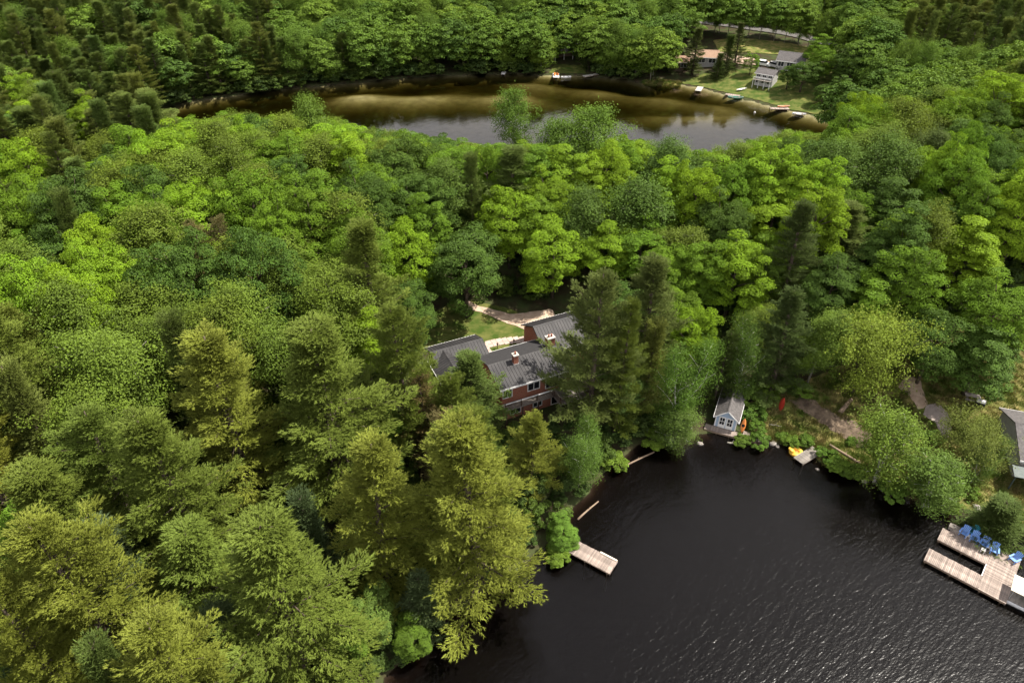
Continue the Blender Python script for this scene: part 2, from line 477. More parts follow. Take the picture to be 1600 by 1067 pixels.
def ground_material():
    m, N, L = material('forest_floor')
    o = N.new('ShaderNodeOutputMaterial'); b = N.new('ShaderNodeBsdfPrincipled'); b.inputs['Roughness'].default_value = 0.95
    b.inputs['Specular IOR Level'].default_value = 0.1
    t = N.new('ShaderNodeTexCoord')
    n = N.new('ShaderNodeTexNoise'); n.inputs['Scale'].default_value = 0.5; n.inputs['Detail'].default_value = 8
    L.new(t.outputs['Object'], n.inputs['Vector'])
    r = N.new('ShaderNodeValToRGB')
    r.color_ramp.elements[0].position = 0.35; r.color_ramp.elements[0].color = (0.045, 0.032, 0.02, 1)
    r.color_ramp.elements[1].position = 0.68; r.color_ramp.elements[1].color = (0.05, 0.07, 0.022, 1)
    L.new(n.outputs['Fac'], r.inputs[0])
    # sand under the water line
    s = N.new('ShaderNodeSeparateXYZ'); L.new(t.outputs['Object'], s.inputs[0])
    mr = N.new('ShaderNodeMapRange'); mr.inputs[1].default_value = 0.02; mr.inputs[2].default_value = -0.12
    L.new(s.outputs[2], mr.inputs[0])
    n2 = N.new('ShaderNodeTexNoise'); n2.inputs['Scale'].default_value = 0.35; n2.inputs['Detail'].default_value = 6
    L.new(t.outputs['Object'], n2.inputs['Vector'])
    r2 = N.new('ShaderNodeValToRGB')
    r2.color_ramp.elements[0].position = 0.3; r2.color_ramp.elements[0].color = (0.28, 0.25, 0.14, 1)
    r2.color_ramp.elements[1].position = 0.7; r2.color_ramp.elements[1].color = (0.46, 0.42, 0.25, 1)
    L.new(n2.outputs['Fac'], r2.inputs[0])
    # dark peaty mud on the bed of the nearer lake, sand on the farther one
    my = N.new('ShaderNodeMapRange'); my.inputs[1].default_value = 100; my.inputs[2].default_value = 120
    L.new(s.outputs[1], my.inputs[0])
    mud = N.new('ShaderNodeMix'); mud.data_type = 'RGBA'; mud.inputs[6].default_value = (0.045, 0.031, 0.021, 1)
    L.new(my.outputs[0], mud.inputs[0]); L.new(r2.outputs[0], mud.inputs[7]); r2 = mud
    mx = N.new('ShaderNodeMix'); mx.data_type = 'RGBA'
    L.new(mr.outputs[0], mx.inputs[0]); L.new(r.outputs[0], mx.inputs[6]); L.new(r2.outputs[2], mx.inputs[7])
    L.new(mx.outputs[2], b.inputs['Base Color'])
    bp = N.new('ShaderNodeBump'); bp.inputs['Strength'].default_value = 0.6; bp.inputs['Distance'].default_value = 0.2
    L.new(n.outputs['Fac'], bp.inputs['Height']); L.new(bp.outputs[0], b.inputs['Normal'])
    L.new(b.outputs[0], o.inputs[0])
    return m


tag(link('ground', gme, None, ground_material()), kind='structure')


def water_body(name, poly, grow, mat):
    """a closed body of water: its outline a little outside the shoreline so the banks cut it"""
    cx = sum(p[0] for p in poly) / len(poly); cy = sum(p[1] for p in poly) / len(poly)
    xs = [p[0] for p in poly]; ys = [p[1] for p in poly]
    o = MB().box(min(xs) - grow, max(xs) + grow, min(ys) - grow, max(ys) + grow, -9.0, 0.0).build(name, mat)
    return tag(o, kind='structure')


water_body('near_lake_water', NEAR, 1.0, M['water_near'])
water_body('far_lake_water', FAR, 4.0, M['water_far'])


def patch(name, poly, mat, lift=0.05, res=0.8, ragged=0.12):
    """a sheet laid on the ground inside a polygon (lawn, drive, path)"""
    xs = [p[0] for p in poly]; ys = [p[1] for p in poly]
    X = np.arange(min(xs) - res, max(xs) + 2 * res, res); Y = np.arange(min(ys) - res, max(ys) + 2 * res, res)
    XX, YY = np.meshgrid(X, Y)
    d = sdist(XX, YY, poly)
    # keep the cells whose middle lies inside, then draw their outer corners onto the (slightly ragged) outline
    dc = sdist(XX[:-1, :-1] + res / 2, YY[:-1, :-1] + res / 2, poly)
    keep, V, F = {}, [], []
    e = 0.05
    nxg = (sdist(XX + e, YY, poly) - sdist(XX - e, YY, poly)) / (2 * e); nyg = (sdist(XX, YY + e, poly) - sdist(XX, YY - e, poly)) / (2 * e)
    cells = {}
    for j, i in zip(*np.where(dc < 0)):
        for q in ((j, i), (j, i + 1), (j + 1, i + 1), (j + 1, i)): cells[q] = cells.get(q, 0) + 1
    def vid(j, i):
        if (j, i) not in keep:
            x, y = XX[j, i], YY[j, i]
            if cells[(j, i)] < 4:
                k = d[j, i] + res * ragged * (math.sin(x * 2.3 + y * 1.1) + math.sin(y * 3.7 - x * 0.9))
                k = max(-res, min(res, k))
                x -= nxg[j, i] * k; y -= nyg[j, i] * k
            keep[(j, i)] = len(V); V.append((x, y, gz(x, y) + lift))
        return keep[(j, i)]
    for j, i in zip(*np.where(dc < 0)):
        F.append((vid(j, i), vid(j, i + 1), vid(j + 1, i + 1), vid(j + 1, i)))
    me = npmesh(name, V, F, True)
    return tag(link(name, me, None, mat), kind='structure')


M['lawn'] = surf('lawn', (0.07, 0.105, 0.016), (0.24, 0.20, 0.075), 0.55, 0.95, 0.6, detail=12, spec=0.1, lo=0.38, hi=0.64)
M['lawn_green'] = surf('mown_lawn', (0.045, 0.075, 0.012), (0.13, 0.13, 0.038), 0.6, 0.95, 0.6, detail=12, spec=0.1, lo=0.40, hi=0.66)
M['marsh'] = surf('marsh_grass', (0.16, 0.19, 0.035), (0.30, 0.25, 0.09), 0.4, 0.95, 0.3, detail=8, spec=0.1)
M['gravel'] = surf('sandy_gravel', (0.34, 0.24, 0.17), (0.52, 0.40, 0.30), 1.4, 0.95, 0.4, detail=10, spec=0.1)
M['gravel_grey'] = surf('grey_gravel', (0.24, 0.20, 0.175), (0.33, 0.28, 0.25), 2.0, 0.95, 0.4, detail=10, spec=0.1)
M['earth'] = surf('bare_earth', (0.075, 0.055, 0.04), (0.20, 0.15, 0.105), 1.0, 0.95, 0.5, detail=10, spec=0.1)
M['paver'] = surf('pink_paver', (0.40, 0.30, 0.25), (0.52, 0.41, 0.35), 1.5, 0.9, 0.2, rand=0.12)
M['asphalt'] = surf('pale_road', (0.09, 0.085, 0.08), (0.14, 0.13, 0.12), 1.5, 0.9, 0.1)


def gpix(pts, z): return [tuple(P(a, b, z)[:2]) for a, b in pts]


LAWN_R = [(29.5, 66.5), (31, 63.2), (34.5, 62.8), (38.5, 59.2), (42.8, 57.6), (45.5, 54.8), (50, 52), (56, 50), (63, 46), (80, 50), (84, 74), (70, 78), (58, 79), (44, 74), (33, 70)]
patch('lawn', LAWN_R, M['lawn'], 0.05, 0.9)
patch('dirt_track', gpix([(1235, 622), (1270, 645), (1305, 668), (1345, 690), (1372, 676), (1335, 652), (1290, 632), (1255, 615)], 1.3), M['earth'], 0.10, 0.6, 0.3)
patch('gravel_pad', gpix([(1442, 645), (1447, 636), (1458, 633), (1470, 638), (1480, 647), (1488, 660), (1489, 672), (1481, 681), (1472, 672), (1464, 658)], 1.6), M['gravel_grey'], 0.11, 0.35)
patch('path', gpix([(1400, 610), (1412, 598), (1432, 606), (1448, 632), (1438, 642), (1420, 622)], 1.6), M['gravel'], 0.10, 0.5)
YARD = gpix([(655, 548), (660, 500), (700, 478), (740, 470), (790, 480), (840, 500), (845, 530), (780, 552), (720, 556)], 5.3)
patch('lawn', YARD, M['lawn_green'], 0.05, 0.8)
patch('driveway', gpix([(738, 484), (752, 487), (790, 503), (838, 520), (846, 508), (868, 492), (862, 482), (800, 490), (752, 478), (728, 470), (724, 476)], 5.4), M['gravel'], 0.11, 0.5)
patch('marsh', [(40.5, 217.6), (46, 214.2), (52, 215.8), (53, 219), (47, 221), (41, 220)], M['marsh'], 0.16, 0.8)
patch('lawn', [(52, 218.5), (60, 213), (66, 206.4), (72, 200.2), (78, 193.4), (83, 189), (92, 186), (96, 200), (98, 214), (92, 222), (80, 222), (70, 224), (60, 224)], M['lawn_green'], 0.12, 1.5)
patch('lawn', [(68, 236), (82, 231), (98, 224), (104, 230), (92, 240), (78, 247), (68, 246)], M['lawn'], 0.12, 1.5)
patch('lawn', [(12, 229), (24, 229), (24, 236), (14, 237)], M['lawn_green'], 0.12, 1.2)
patch('driveway', [(60, 240), (68, 236.5), (74, 231), (80, 226), (83, 221.5), (78, 221), (73, 226), (66, 231.5), (57, 235)], M['gravel'], 0.22, 1.0)
patch('road', [(40, 284), (60, 272.5), (78, 261.5), (92, 250), (106, 237), (130, 214), (134, 218), (110, 241.5), (96, 254.5), (81, 266), (62, 277.5), (42, 289)], M['asphalt'], 0.25, 1.2)

# ------------------------------------------------------------------ tree prototypes
def rand_dirs(n):
    v = rng.normal(size=(n, 3)); return v / np.linalg.norm(v, axis=1, keepdims=True)


def leaf_quads(p, nrm, size, asp=0.62):
    """one rhombic leaf face at each point, facing nrm"""
    n = len(p)
    nrm = nrm / (np.linalg.norm(nrm, axis=1, keepdims=True) + 1e-9)
    a = np.cross(nrm, rand_dirs(n)); a /= np.linalg.norm(a, axis=1, keepdims=True) + 1e-9
    b = np.cross(nrm, a)
    s = np.asarray(size).reshape(-1, 1) * np.ones((n, 1)) * 0.5
    droop = nrm * s * 0.35
    V = np.stack([p + a * s - droop, p + b * s * asp, p - a * s - droop, p - b * s * asp], 1).reshape(-1, 3)
    return V, np.arange(4 * n).reshape(n, 4)


def limb(base, tip, r0, r1, mb, bend=0.5, n=5, k=4):
    base = np.array(base, float); tip = np.array(tip, float)
    L = np.linalg.norm(tip - base)
    off = np.array((rng.normal(), rng.normal(), rng.uniform(0, 1))) * bend * L * 0.12
    pts, rad = [], []
    for i in range(k):
        t = i / (k - 1)
        pts.append(base + (tip - base) * t + off * math.sin(math.pi * t)); rad.append(r0 + (r1 - r0) * t)
    mb.tube(pts, rad, n)


def make_maple(H, Rr, lobes, per, leaf, low=0.25, seed=0):
    """rounded broadleaf: billowing clumps of leaves on limbs"""
    zc, hh = H * (0.5 + low * 0.5), H * (0.5 - low * 0.5)
    cen, rad = [], []
    tries = 0
    ph = rng.uniform(0, 6.28, 4)
    while len(cen) < lobes and tries < 6000:
        tries += 1
        d = rand_dirs(1)[0]
        if d[2] < -0.55: continue
        az = math.atan2(d[1], d[0])
        wob = 1 + 0.20 * math.sin(2 * az + ph[0]) + 0.15 * math.sin(3 * az + ph[1]) + 0.12 * math.sin(4 * d[2] + ph[2])
        k = rng.uniform(0.62, 1.0) ** 0.6 * wob
        c = np.array((d[0] * Rr * k, d[1] * Rr * k, zc + d[2] * hh * k * (0.9 if d[2] > 0 else 0.8)))
        r = rng.uniform(0.17, 0.32) * Rr
        if all(np.linalg.norm((c - q) * (1, 1, 1.3)) > 0.62 * (r + q_r) for q, q_r in zip(cen, rad)):
            cen.append(c); rad.append(r)
    Vs, Fs, nb = [], [], 0
    for c, r in zip(cen, rad):
        m = int(per * (r / (0.235 * Rr)) ** 2)
        d = rand_dirs(m); d[:, 2] = np.where(d[:, 2] < -0.18, -d[:, 2], d[:, 2])
        # clumps are themselves bunched into twigs
        tw = rand_dirs(9); tw[:, 2] = np.abs(tw[:, 2]) * 0.9
        near = (d @ tw.T).max(1)
        rr = r * (0.70 + 0.34 * sm((near - 0.55) / 0.4) + 0.10 * rng.normal(size=m))
        p = c + d * rr[:, None] * np.array((1.1, 1.1, 0.62))
        outw = c - np.array((0, 0, zc - hh * 0.4)); outw = outw / (np.linalg.norm(outw) + 1e-6)
        nr = d * 0.8 + outw * 0.35 + np.array((0, 0, 0.4)) + rng.normal(size=(m, 3)) * 0.27
        V, F = leaf_quads(p, nr, leaf * rng.uniform(0.7, 1.25, m))
        Vs.append(V); Fs.append(F + nb); nb += len(V)
    crown = npmesh('broadleaf_crown', np.concatenate(Vs), np.concatenate(Fs))
    mb = MB()
    top = np.array((0, 0, H * 0.72))
    mb.tube([(0, 0, -1.0), (0.05, 0.03, H * 0.2), (0.1, -0.1, H * 0.45), top], [0.024 * H, 0.018 * H, 0.013 * H, 0.005 * H], 7)
    for i in rng.permutation(len(cen))[:16]:
        c = cen[i]
        limb((0, 0, min(max(H * 0.22, c[2] - 0.45 * np.hypot(c[0], c[1]) - 0.8), H * 0.65)), c, 0.007 * H, 0.002 * H, mb)
    return crown, mb.mesh('broadleaf_trunk', True)


def make_aspen(H, Rr, nl, leaf, low=0.3, spread=0.55, stems=1):
    """airy tree with ascending limbs and small fluttering leaves"""
    mb = MB()
    anchors = []
    for s in range(stems):
        lean = rng.normal(size=2) * (0.06 if stems == 1 else 0.16) * H
        def axis_pt(t): return np.array((lean[0] * t ** 1.5, lean[1] * t ** 1.5, t * H * 0.97))
        mb.tube([axis_pt(t) - np.array((0, 0, 1.0 if t == 0 else 0)) for t in (0, 0.3, 0.6, 0.85, 1)], [0.011 * H, 0.009 * H, 0.006 * H, 0.003 * H, 0.001 * H], 6)
        nbr = int(26 / stems ** 0.5)
        for i in range(nbr):
            t = low + (0.97 - low) * (i + rng.uniform(0, 1)) / nbr
            az = i * 2.4 + rng.uniform(-0.5, 0.5)
            tt = (t - low) / (1 - low)
            L = Rr * (0.45 + 0.75 * math.sin(math.pi * min(1, tt * 0.85 + 0.14))) * rng.uniform(0.7, 1.1) * (1 - 0.45 * tt)
            b = axis_pt(t)
            tip = b + np.array((math.cos(az) * L, math.sin(az) * L, L * rng.uniform(0.35, 0.85)))
            limb(b, tip, 0.0042 * H * (1.1 - tt * 0.6), 0.0012 * H, mb, 0.6, 4)
            for f in (0.45, 0.62, 0.78, 0.9, 1.0):
                q = b + (tip - b) * f
                for _ in range(2):
                    anchors.append(q + rng.normal(size=3) * 0.16 * Rr * (0.4 + f * 0.6))
        for t in np.linspace(0.6, 1.0, 9): anchors.append(axis_pt(t) + rng.normal(size=3) * 0.06 * Rr)
    anchors = np.array(anchors)
    per = max(4, nl // len(anchors))
    k = np.repeat(np.arange(len(anchors)), per)
    off = rng.normal(size=(len(k), 3)) * spread * np.array((1, 1, 0.8))
    p = anchors[k] + off
    outw = anchors[k] - np.array((0, 0, H * 0.5)); outw /= np.linalg.norm(outw, axis=1, keepdims=True) + 1e-6
    nr = off / (np.linalg.norm(off, axis=1, keepdims=True) + 1e-6) * 0.5 + outw * 0.4 + np.array((0, 0, 0.5)) + rng.normal(size=p.shape) * 0.4
    V, F = leaf_quads(p, nr, leaf * rng.uniform(0.7, 1.3, len(p)), 0.75)
    return npmesh('airy_crown', V, F), mb.mesh('airy_trunk', True)


def make_pine(H, Rr, low=0.2, step=1.0, nbr=5, tuft=0.30, blades=5, density=1.0, cone=0.75, rise=(0.1, 1.0), droop=0.0, sparse=0.0, topround=0.0, plume=0.30):
    """conifer: whorls of boughs, each bough a fan of feathery plumes of needle tufts"""
    mb = MB()
    lean = rng.normal(size=2) * 0.02 * H
    up = np.array((0, 0, 1.0))
    def ax(z): return np.array((lean[0] * z / H, lean[1] * z / H, z))
    mb.tube([ax(-1.0), ax(H * 0.3), ax(H * 0.65), ax(H * 0.99)], [0.016 * H, 0.012 * H, 0.008 * H, 0.002 * H], 7)
    T, D = [], []
    def feather(p0, p1, r, bend):
        """tufts in a tapering sleeve round the line p0-p1"""
        L = np.linalg.norm(p1 - p0)
        m = max(5, int(26 * L * density * (r / 0.3)))
        q = rng.uniform(0.0, 1.0, m)
        ax_ = (p1 - p0) / (L + 1e-6)
        sleeve = r * (0.35 + 0.9 * np.sin(np.pi * np.clip(q * 0.8 + 0.12, 0, 1)))
        o = rng.normal(size=(m, 3)) * np.array((0.66, 0.66, 0.30)) * sleeve[:, None]
        pts = p0 + (p1 - p0) * q[:, None] + up * (bend * L * q * q)[:, None] + o
        T.append(pts); D.append(np.tile(ax_ * 0.9 + up * (0.35 + bend), (m, 1)) + o * 1.1)
    z = H * low
    az0 = rng.uniform(0, 6.28); lop = rng.uniform(0, 6.28)
    while z < H * 0.97:
        t = (z - H * low) / (H * (1 - low))
        az0 += 0.8 + rng.normal() * 0.2
        whorl = rng.uniform(0.68, 1.15)
        n = max(3, int(round(nbr + rng.normal() * 0.7)))
        for b in range(n):
            if rng.uniform() < sparse: continue
            az = az0 + b * 2 * math.pi / n + rng.normal() * 0.2
            prof = (1 - t ** (1.0 + topround)) ** cone * (0.8 + 0.2 * min(1, t / 0.2))
            L = max(0.6, Rr * prof * whorl * rng.uniform(0.42, 1.22) * (1 + 0.16 * math.cos(az - lop)))
            rs = rise[0] + (rise[1] - rise[0]) * t ** 1.2 + rng.normal() * 0.08
            dr = np.array((math.cos(az), math.sin(az), 0.0)); side = np.array((-dr[1], dr[0], 0.0))
            base = ax(z + rng.normal() * 0.15)
            cv = 0.14 + droop * 0.9
            def bp(s): return base + dr * (L * s) + up * (L * ((rs - droop) * s + cv * s * s))
            mb.tube([bp(0), bp(0.5), bp(0.97)], [0.002 * H + 0.008 * L, 0.0013 * H, 0.006], 4)
            ns = max(3, int(round(1.5 + L * 1.2)))
            for k in range(ns):
                s = 0.18 + 0.78 * (k + rng.uniform(0.1, 0.9)) / ns
                sg = 1 if k % 2 else -1
                pl = (0.30 * L * (1.15 - s) + 0.5) * rng.uniform(0.7, 1.2)
                bd = dr * rng.uniform(0.6, 1.0) + side * sg * rng.uniform(0.4, 0.85) + up * (rs * 0.7 + 2 * cv * s * 0.6 + rng.uniform(-0.05, 0.3))
                bd /= np.linalg.norm(bd)
                feather(bp(s) - bd * 0.1, bp(s) + bd * pl, plume * rng.uniform(0.8, 1.2), 0.12)
            feather(bp(0.55), bp(1.0) + (dr + up * (rs + cv)) * 0.3, plume * 1.1, 0.06)
        z += step * rng.uniform(0.7, 1.25) * (1.0 - 0.55 * t)
    feather(ax(H * 0.93), ax(H * 1.0), plume * 0.8, 0.0)
    T = np.concatenate(T); D = np.concatenate(D); D /= np.linalg.norm(D, axis=1, keepdims=True) + 1e-9
    k = np.repeat(np.arange(len(T)), blades)
    d = D[k] * 0.95 + rand_dirs(len(k)) * 0.5; d /= np.linalg.norm(d, axis=1, keepdims=True)
    ln = tuft * rng.uniform(0.7, 1.25, len(k))[:, None]
    sd = np.cross(d, up + rand_dirs(len(k)) * 0.75); sd /= np.linalg.norm(sd, axis=1, keepdims=True) + 1e-9
    wd = tuft * 0.105
    p0 = T[k] - d * ln * 0.2
    V = np.stack([p0 + sd * wd, p0 + d * ln, p0 - sd * wd], 1).reshape(-1, 3)
    F = np.arange(len(k) * 3).reshape(-1, 3)
    return npmesh('needle_crown', V, F), mb.mesh('conifer_trunk', True)


def finish(pair, leafmat, barkmat):
    pair[0].materials.append(leafmat); pair[1].materials.append(barkmat)
    return pair


def measure(me):
    co = np.empty(len(me.vertices) * 3, np.float32); me.vertices.foreach_get('co', co); co = co.reshape(-1, 3)
    return float(np.percentile(co[:, 2], 99.9)), float(np.percentile(np.hypot(co[:, 0], co[:, 1]), 96))


# (crown mesh, trunk mesh, nominal height, nominal radius)
PR = {'maple': [], 'aspen': [], 'pine': [], 'spruce': [], 'poplar': [], 'willow': [], 'birch': []}
for i, (H, r_) in enumerate([(14, 4.6), (15, 4.4), (13, 5.0), (16, 4.6), (14.5, 4.0), (13.5, 4.6)]):
    PR['maple'].append((*finish(make_maple(H, r_, 74, 300, 0.28, (0.05, 0.12, 0.0)[i % 3]), M['leaf'], M['bark']), H, r_))
for i, (H, r_) in enumerate([(15, 3.8), (14, 4.2), (16, 3.6), (13, 4.0)]):
    PR['aspen'].append((*finish(make_aspen(H, r_, 22000, 0.18, 0.24, 0.46), M['leaf'], M['bark_pale']), H, r_))
for i, (H, r_) in enumerate([(17, 4.2), (16, 4.6)]):
    PR['poplar'].append((*finish(make_aspen(H, r_, 17000, 0.24, 0.2, 0.66), M['leaf'], M['bark_pale']), H, r_))
for i, (H, r_) in enumerate([(21, 5.2), (22, 4.8), (20, 5.4), (23, 5.2), (19, 4.8)]):
    PR['pine'].append((*finish(make_pine(H, r_, 0.10, 1.45, 6, 0.27, 6, 1.45, (0.95, 0.85, 0.8, 1.0, 0.9)[i], (-0.05, 0.85), topround=(0.15, 0.0, 0.35, 0.1, 0.25)[i], plume=0.27), M['needle'], M['bark']), H, r_))
for i, (H, r_) in enumerate([(16, 2.9), (14, 3.1)]):
    PR['spruce'].append((*finish(make_pine(H, r_, 0.05, 0.62, 6, 0.26, 4, 0.9, 1.0, (0.0, 0.55), droop=0.35, plume=0.22), M['needle'], M['bark']), H, r_))
PR['willow'].append((*finish(make_aspen(10, 6.0, 19000, 0.21, 0.16, 0.50, stems=3), M['leaf'], M['bark']), 10, 6.0))
for i, (H, r_) in enumerate([(11, 3.6), (12, 3.4)]):
    PR['birch'].append((*finish(make_aspen(H, r_, 17000, 0.19, 0.10, 0.58, stems=2), M['leaf'], M['bark_birch']), H, r_))
PR['rusty'] = [(*finish(make_pine(16, 3.6, 0.15, 0.95, 5, 0.28, 3, 0.7, 0.75, (0.05, 0.8), sparse=0.2), M['needle'], M['bark']), 16, 3.6)]

for kk in PR: PR[kk] = [(c_, t_, *measure(c_)) for c_, t_, a_, b_ in PR[kk]]

TREES = []      # (x, y, radius) of every standing tree
BARE = {}


def plant(kind, x, y, hgt, rad, colour, name, label, cat='tree', group=None, variant=None, rz=None, lean=0.0):
    ps = PR[kind]
    cr_, tr_, H, r_ = ps[(variant if variant is not None else random.randrange(len(ps))) % len(ps)]
    e = empty(name, (x, y, gz(x, y) - 0.05), rz if rz is not None else random.uniform(0, 6.283))
    e.scale = (rad / r_, rad / r_, hgt / H)
    tag(e, label, cat, group)
    t = link('trunk', tr_, e); c = link('crown', cr_, e)
    c.color = (*colour, 1)
    TREES.append((x, y, rad))
    return e


def foot(px, py, hgt):
    """where a tree of that height must stand for its top to be seen at that pixel"""
    d = ray(px, py); lo, hi = 20.0, 900.0
    ts = np.linspace(30, 700, 3000)
    zz = height(d[0] * ts, d[1] * ts) + hgt
    k = np.argmax(CAM_H + d[2] * ts <= zz)
    t = ts[k]
    return d[0] * t, d[1] * t


# colours
Y_PINE, G_PINE, D_PINE = (0.205, 0.235, 0.036), (0.14, 0.185, 0.03), (0.075, 0.11, 0.025)
B_MAPLE, M_MAPLE, D_MAPLE = (0.165, 0.275, 0.012), (0.108, 0.195, 0.011), (0.066, 0.12, 0.015)
ASPEN, POPLAR = (0.115, 0.165, 0.016), (0.105, 0.175, 0.018)


def vary(c, a=0.12):
    k = random.uniform(1 - a, 1 + a); h = random.uniform(-a, a) * 0.5
    return (c[0] * k * (1 + h), c[1] * k, c[2] * k * (1 - h))


